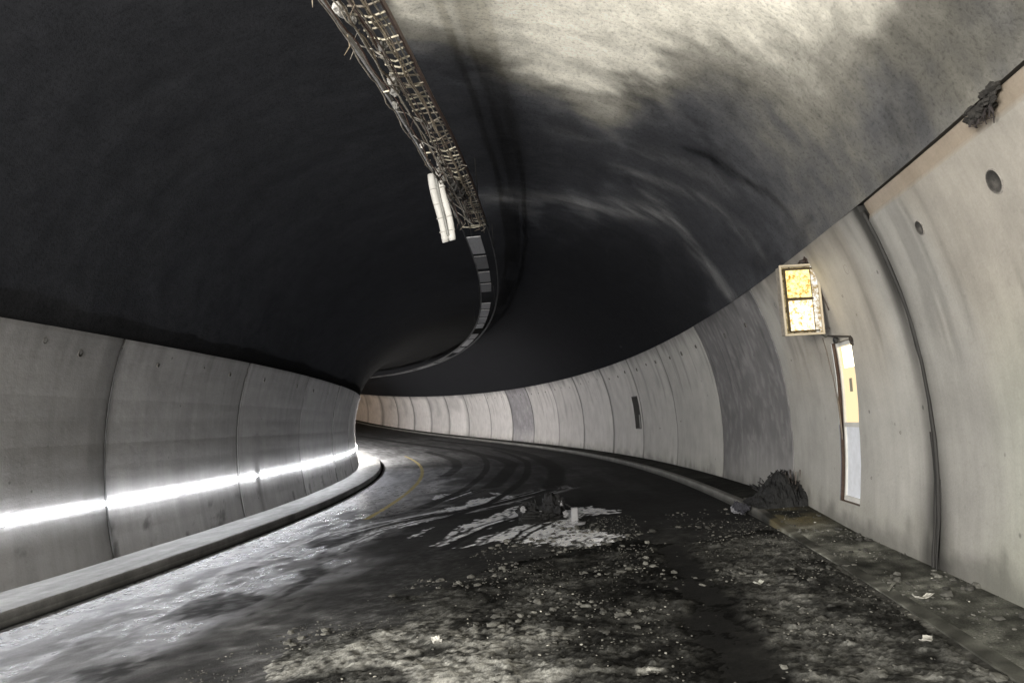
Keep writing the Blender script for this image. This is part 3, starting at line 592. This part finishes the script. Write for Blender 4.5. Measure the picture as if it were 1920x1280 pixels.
mb = MB(); mb.box(o_+Uv*.13-R*.0, R*.055, Uv*.13+T*.03+R*.008, T*.025, .012, (.21, .21, .22)); mb.box(o_+Uv*.10+R*.12, R*.02, Uv*.02, T*.02, .004, (.05, .05, .05)) if 0 else None; lump(mb, 12.0, -.66, .0, .12, .15, .05, 61, (.22, .22, .23), .8, 14)
pp = mb.build('marker_stub', M_plast, None, pivot=tuple(o_)); tag(pp, 'short pale upright stub on a flat foot beside the black wreck fragment', 'stub')

# heap of burnt sheeting by the outer wall
hp = empty('debris_heap', W(11.8, 2.35, .12), 'heap of black burnt sheeting slumped against the outer wall left of the cabinet', 'debris heap')
n = 70; X, Y = np.meshgrid(np.linspace(0, 1, n), np.linspace(0, 1, n), indexing='ij')
su = 1.92+.82*X; sv = 11.25+1.1*Y
prof_h = np.interp(X, [0, .1, .3, .5, .62, .72, .8, .9, 1], [0, .06, .20, .42, .50, .36, .30, .32, .26])
hh = prof_h*np.sin(math.pi*np.clip(Y, 0, 1))**.55
hh = hh*(.72+.56*fbm(X*7, Y*5, 120, 5))+.05*(fbm(X*22, Y*14, 121, 4)-.4)*(hh > .03)
ridge = np.abs(fbm(X*9+Y*3, Y*6, 122, 3)-.5)*2; hh -= .10*(1-sm(ridge, 0, .25))*(hh > .08)
hc = np.full(hh.shape, .009)*(.5+fbm(X*12, Y*12, 123, 4)*1.6)
o = mesh('burnt_sheeting', W(sv+.05*(fbm(X*8, Y*8, 124)-.5), su, .115+hh).reshape(-1, 3), grid_faces(n, n), M_char, hp, smooth=False, col=np.repeat(hc.reshape(-1, 1), 3, 1)*np.array([1, 1.02, 1.06]))
mb = MB()
for i in range(46):
    u0 = random.uniform(2.42, 2.74); s0 = random.uniform(11.45, 11.95); tall = random.uniform(.25, .47)
    k = random.random(); c_ = (.02, .017, .015) if k < .75 else (.12, .10, .09)
    mb.tube([W(s0, u0, .14), W(s0+random.uniform(-.05, .05), u0+random.uniform(-.05, .05), .14+tall*.5), W(s0+random.uniform(-.1, .1), min(u0+random.uniform(-.05, .05), 2.72), .14+tall)], [.016, .013, .007], 5, c_)
for i in range(26):
    u0 = random.uniform(2.1, 2.55); s0 = random.uniform(11.45, 12.1); b_ = .17+.38*max(0, 1-abs(u0-2.4)*3)
    mb.tube([W(s0, u0, b_), W(s0+random.uniform(-.1, .1), u0+random.uniform(-.12, .1), b_+.07), W(s0+random.uniform(-.1, .1), u0+random.uniform(-.16, .1), b_+random.uniform(-.12, .0))], [.012, .01, .005], 5, (.01, .01, .011))
o = mb.build('charred_strands', M_char, hp); o['kind'] = 'stuff'
mb = MB()
for i in range(16): lump(mb, random.uniform(11.4, 11.9), random.uniform(1.72, 2.08), .13 if i % 2 else .06, random.uniform(.04, .12), random.uniform(.03, .09), random.uniform(.02, .07), 130+i, (.03, .03, .038) if i % 4 else (.2, .2, .22), .8, 9)
mb.build('loose_crumbs', M_char, hp)

# ------------------------------------------------------------------ emergency cabinet let into the outer wall
s0, s1, v0, v1 = CAB
cb = empty('emergency_cabinet', W(9.4, profile(1, v0), v0), 'tall narrow wall cabinet with white lower door and glowing yellow upper pane', 'cabinet')
def wallsheet(sa, sb, va, vb, d, n=14):
    v = np.linspace(va, vb, n); V = []; F = []
    for vv in v:
        for ss_ in (sa, sb): V.append(W(ss_, profile(1, vv)+d, vv))
    F = [[2*i, 2*i+1, 2*i+3, 2*i+2] for i in range(n-1)]; return V, F
def solid(mb, sa, sb, va, vb, d0, d1, n=14, c=None):
    v = np.linspace(va, vb, n); V = []
    for vv in v:
        for ss_, dd in ((sa, d0), (sb, d0), (sb, d1), (sa, d1)): V.append(W(ss_+float(cabshift(ss_, vv)), profile(1, vv)+dd, vv))
    F = [[4*i+k, 4*i+(k+1) % 4, 4*i+4+(k+1) % 4, 4*i+4+k] for i in range(n-1) for k in range(4)]+[[3, 2, 1, 0], [4*(n-1)+k for k in range(4)]]
    mb.add(V, F, c)
mb = MB()   # reveal around the opening
D = .16
for (sa, sb, va, vb) in ((s1, s1+.004, v0, v1), (s0-.004, s0, v0, v1)):
    solid(mb, sa, sb, va, vb, -.004, D, 20, (.07, .045, .035) if sa >= s1 else (.3, .28, .25))
solid(mb, s0, s1, v0-.03, v0, -.012, D, 3, (.10, .06, .04)); solid(mb, s0, s1, v1, v1+.03, -.01, D, 3, (.12, .11, .10))
mb.build('reveal', M_metal, cb)
mb = MB(); w_ = .035
for a_ in ((s0+.004, s0+w_, v0+.004, v1-.004), (s1-w_-.02, s1-.02, v0+.004, v1-.004), (s0+w_, s1-w_-.02, v0+.004, v0+.06), (s0+w_, s1-w_-.02, v1-.05, v1-.004), (s0+w_, s1-w_-.02, 1.235, 1.29)):
    solid(mb, *a_, .035, .085, 12, (.62, .61, .58))
solid(mb, s1-.02, s1-.003, v0+.003, v1-.003, .06, .10, 14, (.09, .055, .04))
mb.build('frame', M_plast, cb)
mb = MB(); solid(mb, s0+w_, s1-w_-.02, v0+.06, 1.235, .055, .075, 12, (.80, .83, .90))
dr = mb.build('door', M_plast, cb)
mb = MB(); q_ = .045
for a_ in ((s0+w_+q_, s0+w_+q_+.008, v0+.11, 1.19), (s1-w_-.02-q_-.008, s1-w_-.02-q_, v0+.11, 1.19), (s0+w_+q_, s1-w_-.02-q_, v0+.11, v0+.118), (s0+w_+q_, s1-w_-.02-q_, 1.182, 1.19)):
    solid(mb, *a_, .050, .056, 10, (.2, .2, .21))
mb.build('door_seam', M_metal, dr)
mb = MB(); solid(mb, s0+w_, s1-w_-.02, 1.29, v1-.05, .06, .08, 14, (1, 1, 1))
mb.build('lit_pane', mat_emit('cabinet_glow', (1., .80, .47), 1.2, .0), cb)
mb = MB(); solid(mb, s0+w_+.03, s1-w_-.11, 1.95, v1-.06, .056, .060, 6, (1, 1, 1)); mb.build('lamp', mat_emit('cabinet_lamp', (1., .9, .68), 4.5), cb)
mb = MB(); solid(mb, 9.40, 9.48, 1.66, 1.82, .052, .060, 4, (.30, .27, .2)); mb.build('notice', M_plast, cb)
mb = MB(); solid(mb, s0-.02, s1+.02, v0-.02, v1+.03, D, D+.01, 12, (.05, .05, .05)); mb.build('back_panel', M_metal, cb)

# narrow dark niche further along the wall
s0, s1, v0, v1 = NICHE
nc = empty('wall_niche', W(s0, profile(1, v0), v0), 'narrow dark upright recess in the outer wall far beyond the debris heap', 'niche')
mb = MB(); D = .3
solid(mb, s0-.02, s1+.02, v0-.02, v1+.02, D, D+.01, 8, (.02, .02, .02)); mb.build('back_panel', M_metal, nc)
mb = MB()
solid(mb, s1, s1+.02, v0, v1, -.01, D, 8, (.05, .05, .05)); solid(mb, s0-.02, s0, v0, v1, -.01, D, 8, (.05, .05, .05)); solid(mb, s0, s1, v0-.02, v0, -.01, D, 3, (.08, .08, .08)); solid(mb, s0, s1, v1, v1+.02, -.01, D, 3, (.05, .05, .05))
mb.build('reveal', M_metal, nc)
mb = MB(); solid(mb, s0+.1, s1-.1, v0, v0+.45, .1, .2, 4, (.16, .16, .15)); mb.build('hose_box', M_metal, nc)

# ------------------------------------------------------------------ projecting lit emergency sign
o_, T, R, Uv = frame(9.3, 2.29, 2.79)
sg = empty('emergency_sign', o_, 'lit box sign with scorched yellowish panels projecting from the outer wall above the cabinet', 'sign')
q = math.radians(6); R1 = R*math.cos(q)+T*math.sin(q); T1 = T*math.cos(q)-R*math.sin(q)    # slightly turned
lean = math.radians(1.5); R2 = R1*math.cos(lean)-Uv*math.sin(lean); U2 = Uv*math.cos(lean)+R1*math.sin(lean)
HW, HH = .235, .425
def sp(x, y, d=0): return o_+R2*x+U2*y-T1*d
mb = MB(); mb.box(o_+T1*.03, R2*(HW-.012), T1*.075, U2*(HH-.012), .006, (.30, .27, .23)); mb.build('housing', M_metal, sg)
mb = MB()
for x, y, a_, b_ in ((0, HH-.011, HW, .011), (0, -HH+.011, HW, .011), (-HW+.011, 0, .011, HH-.022), (HW-.011, 0, .011, HH-.022)):
    mb.box(sp(x, y, .055), R2*a_, T1*.016, U2*b_, .004, (.55, .48, .36))
mb.build('frame', M_plast, sg)
def plate(name, x0, x1, y0, y1, d, mat, par=sg, c=(1, 1, 1)):
    mb = MB(); mb.box(sp((x0+x1)/2, (y0+y1)/2, d), R2*(x1-x0)/2, T1*.003, U2*(y1-y0)/2, 0, c); return mb.build(name, mat, par)
plate('diffuser', -.205, .205, -.395, .395, .047, mat_emit('sign_margin', (1., .8, .42), .7, .25, (.06, .03, .008)))
p1 = plate('lit_panel', -.165, .12, .03, .355, .054, mat_emit('sign_upper', (1., .84, .36), 2.0, .16, (.42, .20, .02)))
p2 = plate('lit_panel', -.16, .12, -.365, -.01, .054, mat_emit('sign_lower', (1., .93, .70), 2.0, .14, (.6, .32, .08)))
plate('side_glow', .135, .205, -.395, .395, .0535, mat_emit('sign_side', (.97, .97, .9), 1.4, .22, (.35, .24, .1)))
mb = MB()
for x, y, a_, b_ in ((-.02, .01, .16, .012), (-.182, 0, .013, .37), (-.02, .372, .18, .012), (-.0, -.378, .18, .010)):
    mb.box(sp(x, y, .060), R2*a_, T1*.004, U2*b_, 0, (.05, .035, .015))
mb.build('inner_divider', M_char, sg)
# telephone handset pictogram and extinguisher pictogram, partly burnt away
mb = MB(); pts = [sp(.02-.01+.125*math.cos(t), .175+.13*math.sin(t), .062) for t in np.linspace(1.75, .25, 12)]
mb.tube(pts, [.010+.006*abs(i-5.5)/5.5 for i in range(12)], 6, (.05, .03, .01)); mb.build('handset_symbol', M_char, p1); mb = MB(); mb.tube([sp(.165, .30, .062), sp(.168, .19, .062)], .009, 6, (.04, .03, .02)); mb.build('cord_symbol', M_char, p1); mb = MB()
mb.box(sp(-.10, .085, .060), R2*.045, T1*.003, U2*.018, 0, (.3, .2, .02)); mb.build('base_symbol', M_char, p1)
mb = MB(); mb.tube([sp(.045, -.07, .062), sp(.045, -.10, .062), sp(.047, -.17, .062)], [.006, .016, .014], 6, (.18, .07, .04)); mb.tube([sp(-.045, -.062, .062), sp(-.03, -.07, .062), sp(.0, -.058, .062)], .012, 6, (.2, .08, .06))
mb.tube([sp(.05, -.24, .062), sp(.08, -.21, .062)], .009, 6, (.25, .12, .05)); mb.build('extinguisher_symbol', M_char, p2)
mb = MB()
ws_ = lambda s_, v_, d=.0: W(s_, profile(1, v_)-d, v_)
mb.tube([sp(.03, HH+.0, -.03), sp(.06, HH+.05, -.03), ws_(9.3, 3.24, .0)], .018, 6, (.05, .04, .035))
mb.tube([sp(.16, HH+.0, -.03), sp(.17, HH+.07, -.03), ws_(9.35, 3.27, .0)], .022, 6, (.05, .035, .03)); lump(mb, 9.3, 2.44, 3.27, .06, .06, .045, 77, (.05, .035, .03), .7, 10)
mb.build('top_bracket', M_metal, sg)
mb = MB()
lo = sp(.30, -HH-.02, -.02)
mb.tube([sp(.22, -HH+.01, -.02), sp(.27, -HH-.03, -.02), lo], .010, 6, (.06, .06, .05)); mb.tube([lo, ws_(8.92, 2.27, .0)], .013, 6, (.05, .045, .04))
lump(mb, 9.25, float(profile(1, 2.3))-.075, 2.275, .035, .032, .04, 79, (.02, .02, .02), .4, 9)
lump(mb, 8.93, float(profile(1, 2.25))-.01, 2.24, .05, .03, .06, 81, (.05, .04, .035), .5, 9)
mb.tube([sp(.20, -HH+.06, -.02), sp(.33, -HH+.07, -.02)], .008, 6, (.06, .05, .045))
mb.build('lower_bracket', M_metal, sg)
# cable that runs down the wall from the sign to the cabinet
mb = MB(); cs = [W(9.32-.02*(3.2-v)+.01*math.sin(v*9), profile(1, v)-.012, v) for v in np.arange(3.24, 2.62, -.06)]
mb.tube(cs, .014, 6, (.08, .06, .05)); cs2 = [W(9.86+.008*math.sin(v*7), profile(1, v)-.010, v) for v in np.arange(2.36, 1.0, -.08)]; mb.tube(cs2, .012, 6, (.12, .10, .08))
o = mb.build('wall_cable', M_rub, None, True, pivot=tuple(W(9.4, 2.6, 2.6))); tag(o, 'dark cable running down the outer wall behind the lit sign', 'cable')

# burnt remnant clinging to the wall top, upper right
mb = MB()
for i in range(16): lump(mb, 4.97+random.uniform(-.16, .16), 2.385+random.uniform(-.04, .02), 3.34+random.uniform(-.05, .04), random.uniform(.03, .07), random.uniform(.015, .035), random.uniform(.015, .04), 200+i, (.022, .02, .018), .9, 9)
for i in range(9):
    a_ = W(5.0+random.uniform(-.13, .13), 2.37, 3.3); mb.tube([a_, a_+np.array([random.uniform(-.04, .04), random.uniform(-.06, .06), -.06]), a_+np.array([random.uniform(-.05, .05), random.uniform(-.06, .06), -.05*random.random()-.05])], [.009, .006, .003], 5, (.025, .02, .02))
o = mb.build('burnt_remnant', M_char, None, pivot=tuple(W(5.0, 2.38, 3.3))); tag(o, 'ragged dark burnt clump clinging to the top edge of the outer wall, upper right', 'burnt remnant')

# formwork tie holes: slightly proud discs, recess shade put into their colour
def tie(side, s_, v_, r, shaded, parent, name='tie_hole'):
    n = 20; du = .002; p0 = profile(side, v_); tv = W(s_, profile(side, v_+.05), v_+.05)-W(s_, profile(side, v_-.05), v_-.05); tv /= np.linalg.norm(tv)
    ts = W(s_+.05, p0, v_)-W(s_-.05, p0, v_); ts /= np.linalg.norm(ts); nr = np.cross(ts, tv)*side*1.
    o_ = W(s_, p0, v_)
    if np.dot(nr, W(s_, p0-side*.1, v_)-o_) < 0: nr = -nr
    V = []; C_ = []
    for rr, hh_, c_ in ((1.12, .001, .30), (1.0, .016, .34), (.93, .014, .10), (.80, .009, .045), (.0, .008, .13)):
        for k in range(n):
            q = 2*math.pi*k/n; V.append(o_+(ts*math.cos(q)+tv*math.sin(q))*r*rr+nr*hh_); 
            sh = .7*c_*(1-.45*math.sin(q)*(rr < .95)) if shaded else c_*(.5)
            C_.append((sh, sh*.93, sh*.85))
    F = [[i*n+k, i*n+(k+1) % n, (i+1)*n+(k+1) % n, (i+1)*n+k] for i in range(4) for k in range(n)]
    return mesh(name, V, F, M_char, parent, True, col=np.array(C_))
for s_, v_, r in ((5.3, 2.93, .085), (6.52, 2.93, .062), (8.34, 2.95, .052)): tie(1, s_, v_, r, True, wallR)
rs = [11.2, 13.1, 14.6, 17.1, 18.6, 19.9, 21.6, 22.8, 24.2, 25.9, 27.1, 28.5, 30.4, 31.9, 33.4, 35.6, 37.2, 38.5, 40.6, 42.1, 43.6, 46, 48, 50.5, 52.2, 53.9, 56]
for i, s_ in enumerate(rs): tie(1, s_, 2.93+.1*random.random(), .035+.02*random.random(), False, wallR)
for s_, v_ in ((8.1, 1.2), (8.6, 1.9), (8.97, .68), (10.41, 1.34), (10.45, 1.08), (8.74, 2.72), (10.2, .7), (11.4, 2.2), (20.4, 1.3), (22.9, 1.1)): tie(1, s_, v_, .016, False, wallR)
for s_, v_, r in ((9.16, 3.2, .04), (9.97, 3.1, .05), (12.16, 3.08, .035), (15.21, 3.1, .04), (17.37, 3.1, .045), (20.25, 3.08, .05), (22.3, 3.05, .05), (24.6, 3.05, .05), (13.9, 3.15, .02)): tie(-1, s_, v_, r, False, wallL)

# ------------------------------------------------------------------ handrail light strips on the inner wall
def strip(sa, sb, label, mat=M_led):
    S = np.arange(sa, sb+.01, .25); pf = [(.0, .946), (.035, .938), (.05, .952), (.05, .982), (.035, .996), (.0, .988)]
    base = W((sa+sb)/2, profile(-1, .97), .97); r = empty('strip_light', base, label, 'strip light', 'strip lights along the inner wall')
    def loft(pp, closed=False):
        V = [W(x, profile(-1, .97)+a_, b_) for x in S for a_, b_ in pp]; m = len(pp)
        F = [[i*m+j, (i+1)*m+j, (i+1)*m+j+1, i*m+j+1] for i in range(len(S)-1) for j in range(m-1)]
        F += [list(range(m)), [(len(S)-1)*m+j for j in range(m)][::-1]]
        return V, F
    V, F = loft(pf); mesh('diffuser', V, F, mat, r)
    for x in (np.arange(sa+.6, min(sb, 30), 2.4) if sa < 30 else []):
        mb = MB(); a_ = W(x, profile(-1, .9)-.03, .90); b_ = W(x, profile(-1, .9)+.05, .905); mb.tube([a_, b_], .012, 6, (.3, .3, .3)); mb.build('wall_bracket', M_metal, r)
    return r
strip(-13.5, 17.38, 'long glowing white light strip on the inner wall, nearer than the gap')
strip(17.56, 37, 'glowing white light strip on the inner wall running on beyond the gap')
strip(37.3, 80, 'glowing white light strip on the inner wall hidden round the bend', M_ledmid)
strip(80.3, 118, 'warm glowing light strip on the inner wall far round the bend', M_ledfar)

# ------------------------------------------------------------------ cable ladder under the crown
CL = empty('cable_ladder', W(9, -2.1, 5.5), 'burnt metal cable ladder with charred cables hung under the crown of the vault', 'cable ladder')
VC = 5.47
def lw(s_): return float(np.interp(s_, [3, 8, 15, 30, 60], [0, 0, 0, .06, .12]))
UL, UR = -2.29, -1.80
for uu_, nm in ((UL, 1), (UR, 1), (-2.08, 0)):
    mb = MB(); e_ = 75 if nm else 14.4; Sx = np.concatenate([np.arange(3.2, 15, .25), np.arange(15, e_+.1, 1.)]) if nm else np.arange(3.2, 14.4, .25)
    V = []
    for x in Sx:
        dz = (fbm(x*.7, uu_*9, 140)-.5)*.06*(x < 14.6); du_ = (fbm(x*.6, uu_*3, 141)-.5)*.04*(x < 14.6)
        for a_, b_ in ((-.012, -.035), (.012, -.035), (.012, .035), (-.012, .035)): V.append(W(x, uu_+du_+a_+lw(x), VC+dz+b_*(1 if nm else .6)))
    F = [[4*i+k, 4*i+(k+1) % 4, 4*i+4+(k+1) % 4, 4*i+4+k] for i in range(len(Sx)-1) for k in range(4)]+[[3, 2, 1, 0], [4*(len(Sx)-1)+k for k in range(4)]]
    mesh('side_rail', V, F, M_metal, CL, col=np.repeat(np.array([((.42, .41, .41) if uu_ == UL else ((.14, .10, .09) if nm else (.50, .46, .40))) if x < 13.8 else (.035, .035, .037) for x in Sx]), 4, axis=0))
for i, x in enumerate(np.arange(3.4, 14.4, .15)):
    mb = MB(); j = lambda: random.uniform(-.02, .02)
    full = (i % 14 == 3); ua = UL if full else -2.10
    c_ = (.50, .46, .37) if random.random() < .6 else (.24, .21, .17)
    mb.tube([W(x+j(), ua, VC-.02+j()), W(x+j(), (ua+UR)/2, VC-.04+j()*2), W(x+j(), UR, VC-.02+j())], .013, 5, c_); mb.build('rung', M_metal, CL)
CAC = [tuple(q*.8 for q in k) for k in [(.34, .28, .20), (.22, .18, .14), (.40, .37, .32), (.16, .10, .08), (.30, .27, .23), (.12, .09, .08), (.38, .33, .26)]]
for i in range(12):
    u0 = [-2.13, -2.11, -2.09, -2.05, -2.01, -1.97, -1.93, -1.89, -1.86, -1.83, -2.20, -2.24, -2.06, -1.96, -2.18][i]; ph_ = random.random()*6; e_ = 14.8-random.random()*2
    pts = []
    for x in np.arange(3.2, e_, .09):
        pts.append(W(x, u0+.10*(fbm(x*1.1+ph_, i*5., 150+i, 3)-.5)*.6+.012*(fbm(x*5, i*3., 170+i, 2)-.5), VC-.05-.05*(i % 3)+.10*(fbm(x*.9, i*7., 160+i, 3)-.5)-.04*sm(fbm(x*2.6, i*9., 180+i, 2), .6, .8)))
    mb = MB(); mb.tube(pts, .007+.007*random.random(), 5, CAC[i % 7]); mb.build('cable', M_char, CL, True)
# slack loops and clots hanging in the open left bay
for x, w_, d_ in ((6.9, .3, .08), (8.6, .35, .09), (9.4, .5, .12), (10.7, .5, .10), (11.6, .5, .16), (12.3, .6, .2), (13.2, .6, .15)):
    mb = MB()
    pts = [W(x+w_*t, UL+.03+(.24*math.sin(t*2.6))+random.uniform(-.02, .02), VC-.03-d_*math.sin(math.pi*t)+random.uniform(-.015, .015)) for t in np.linspace(0, 1, 9)]
    mb.tube(pts, .008, 5, (.32, .30, .27)); mb.build('slack_cable', M_char, CL); mb = MB()
for i in range(45):
    x = random.uniform(3.5, 14.4); u0 = random.uniform(UL, UR); a_ = W(x, u0, VC-.05); l_ = random.uniform(.05, .2)
    mb.tube([a_, a_+np.array([random.uniform(-.05, .05), random.uniform(-.05, .05), -l_*.5]), a_+np.array([random.uniform(-.09, .09), random.uniform(-.09, .09), -l_])], [.007, .006, .003], 4, random.choice(CAC))
o = mb.build('cable_stubs', M_char, CL); o['kind'] = 'stuff'
mb = MB()
for x, u0, r, c_ in ((6.25, -2.17, .055, .55), (6.4, -2.12, .04, .5), (7.75, -2.12, .05, .5), (8.0, -2.14, .055, .32), (8.4, -2.24, .04, .25), (9.75, -2.22, .03, .6), (10.45, -2.12, .05, .3), (10.8, -2.1, .03, .6), (11.3, -2.2, .05, .28), (10.9, -2.2, .05, .5), (11.5, -2.05, .09, .06), (11.8, -2.0, .11, .03), (12.1, -2.0, .10, .03), (12.2, -2.2, .07, .12), (13.4, -2.1, .06, .05), (7.0, -2.0, .05, .15), (9.1, -2.0, .05, .16)):
    mb = MB(); lump(mb, x, u0, VC-.05, r*1.5, r, r, int(x*10), (c_, c_*.97, c_*.92), .8, 9); mb.build('ash_clot', M_chunk, CL)
for (a_, b_) in ((15.1, 16.65), (16.95, 18.35), (18.8, 20.15), (20.45, 21.7), (23.85, 25.0), (25.3, 26.9), (27.2, 28.7), (29.1, 30.3), (32.4, 34.2), (34.6, 37.5), (38.2, 41.), (44, 48), (49, 55), (57, 66), (68, 74)):
    mb = MB(); S_ = np.linspace(a_, b_, 5); V = []
    for x in S_:
        for q, z in ((-2.27, -.05), (-1.99, -.05), (-1.99, -.03), (-2.27, -.03)): V.append(W(x, q+lw(x)*.9, VC+z))
    F = [[4*i+k, 4*i+(k+1) % 4, 4*i+4+(k+1) % 4, 4*i+4+k] for i in range(4) for k in range(4)]+[[3, 2, 1, 0], [16, 17, 18, 19]]
    g_ = random.uniform(.12, .34)*(1 if a_ < 40 else .5); mb.add(V, F, (g_, g_, g_*1.04)); mb.build('cover_plate', M_metal, CL)
for x in (12.6, 17, 21, 25, 30):
    for uu_ in (UL, UR):
        mb = MB()
        top = V0+VB*math.sqrt(max(0, 1-((uu_-UC)/VA)**2)); mb.tube([W(x, uu_+lw(x), VC), W(x, uu_+lw(x)*.8, top+.03)], .008, 5, (.03, .03, .03)); mb.build('hanger', M_metal, CL)

# fallen twin batten light dangling from the ladder
pts = [W(11.15, -2.30, 5.5)]
FL = empty('dangling_batten_light', pts[0], 'white twin batten light fitting dangling by one end from the burnt cable ladder', 'light fitting')
pts = [np.array(p) for p in pts]
top, mid, bot = W(11.15, -2.30, 5.50), W(11.2, -2.25, 5.0), W(11.28, -2.17, 4.45)
ax_ = (bot-top); L_ = np.linalg.norm(ax_); ax_ /= L_
_, T, R, Uv = frame(12.5, -2.4, 5)
sd_ = R-np.dot(R, ax_)*ax_; sd_ /= np.linalg.norm(sd_); fr = np.cross(sd_, ax_)
ctr = (top+bot)/2
for k, (off, l_, sh) in enumerate(((-.062, 1.0, -.03), (.058, .86, .0))):
    mb = MB(); c_ = ctr+sd_*off+ax_*(L_*(1-l_)/2)*.9
    n = 8; V = []; hw = .056
    for t in np.linspace(-1, 1, 15):
        for q in np.linspace(0, 2*math.pi, 13)[:-1]:
            V.append(c_+ax_*t*L_*l_/2+sd_*(hw*math.cos(q)*(1-.12*(abs(t) > .9))+.012*math.sin(t*3+k))+fr*(.035*math.sin(q)+.01*math.sin(t*5)))
    F = [[i*12+j, i*12+(j+1) % 12, (i+1)*12+(j+1) % 12, (i+1)*12+j] for i in range(14) for j in range(12)]+[list(range(12))[::-1], [14*12+j for j in range(12)]]
    mb.add(V, F, (.72, .71, .68) if k else (.66, .65, .62)); mb.build('tube_cover', M_plast, FL, True)
mb = MB(); mb.box(ctr-fr*.03, sd_*.02, ax_*L_*.42, fr*.02, .004, (.2, .2, .19)); mb.build('spine', M_metal, FL)
for t in (-.55, -.1, .3, .7):
    mb = MB(); mb.box(ctr+ax_*t*L_/2+fr*.0, sd_*.118, ax_*.008, fr*.040, .002, (.35, .34, .32)); mb.build('clip', M_metal, FL)
mb = MB(); mb.tube([top-ax_*.02, top-ax_*.08+R*.03, W(11.1, -2.28, 5.50)], .009, 5, (.2, .19, .18)); mb.tube([top+sd_*.05, top+sd_*.06-ax_*.1, W(11.2, -2.1, 5.5)], .007, 5, (.1, .1, .1)); mb.build('lead', M_rub, FL)

# ------------------------------------------------------------------ camera
f, p, r = P['f'], P['pitch'], P['roll']
fw = np.array([0, math.cos(p), math.sin(p)]); up0 = np.array([0, -math.sin(p), math.cos(p)]); X0 = np.array([1., 0, 0])
rt = X0*math.cos(r)-up0*math.sin(r); up = X0*math.sin(r)+up0*math.cos(r)
from mathutils import Matrix
cam = bpy.data.cameras.new('camera'); co = bpy.data.objects.new('camera', cam); C.objects.link(co)
co.matrix_world = Matrix(((rt[0], up[0], -fw[0], 0), (rt[1], up[1], -fw[1], 0), (rt[2], up[2], -fw[2], 1.6), (0, 0, 0, 1)))
cam.sensor_width = 36; cam.lens = f/1920*36; cam.clip_end = 600; cam.clip_start = .05
bpy.context.scene.camera = co

# ------------------------------------------------------------------ light: daylight through the rear mouth, an added, unseen fill lamp behind the viewpoint
sc = bpy.context.scene
w = bpy.data.worlds.new('World'); sc.world = w; w.use_nodes = True; nt = w.node_tree
bg = nt.nodes['Background']; sky = nt.nodes.new('ShaderNodeTexSky'); sky.sky_type = 'NISHITA'; sky.sun_disc = False
sky.sun_elevation = math.radians(35); sky.sun_rotation = math.radians(160)
hs = nt.nodes.new('ShaderNodeHueSaturation'); hs.inputs['Saturation'].default_value = .35
nt.links.new(sky.outputs[0], hs.inputs['Color']); nt.links.new(hs.outputs[0], bg.inputs[0]); bg.inputs[1].default_value = .15
def area(name, s_, u_, v_, tgt, size, power, col):
    l = bpy.data.lights.new(name, 'AREA'); l.energy = power; l.shape = 'RECTANGLE'; l.size, l.size_y = size; l.color = col
    o = bpy.data.objects.new(name, l); C.objects.link(o); a_ = W(s_, u_, v_); o.location = a_
    from mathutils import Vector
    o.rotation_euler = Vector(tgt-a_).to_track_quat('-Z', 'Y').to_euler(); return o
area('added_fill_lamp', -6.5, -4.2, 2.6, W(9, 1.5, 3.6), (3.4, 2.4), 3250, (1., .96, .88))  # unseen lamp added to brighten the near wall and vault
sc.view_settings.view_transform = 'Standard'; sc.view_settings.look = 'None'; sc.view_settings.exposure = 0
sc.cycles.use_denoising = True; sc.cycles.max_bounces = 8; sc.cycles.diffuse_bounces = 5; sc.cycles.sample_clamp_indirect = 6
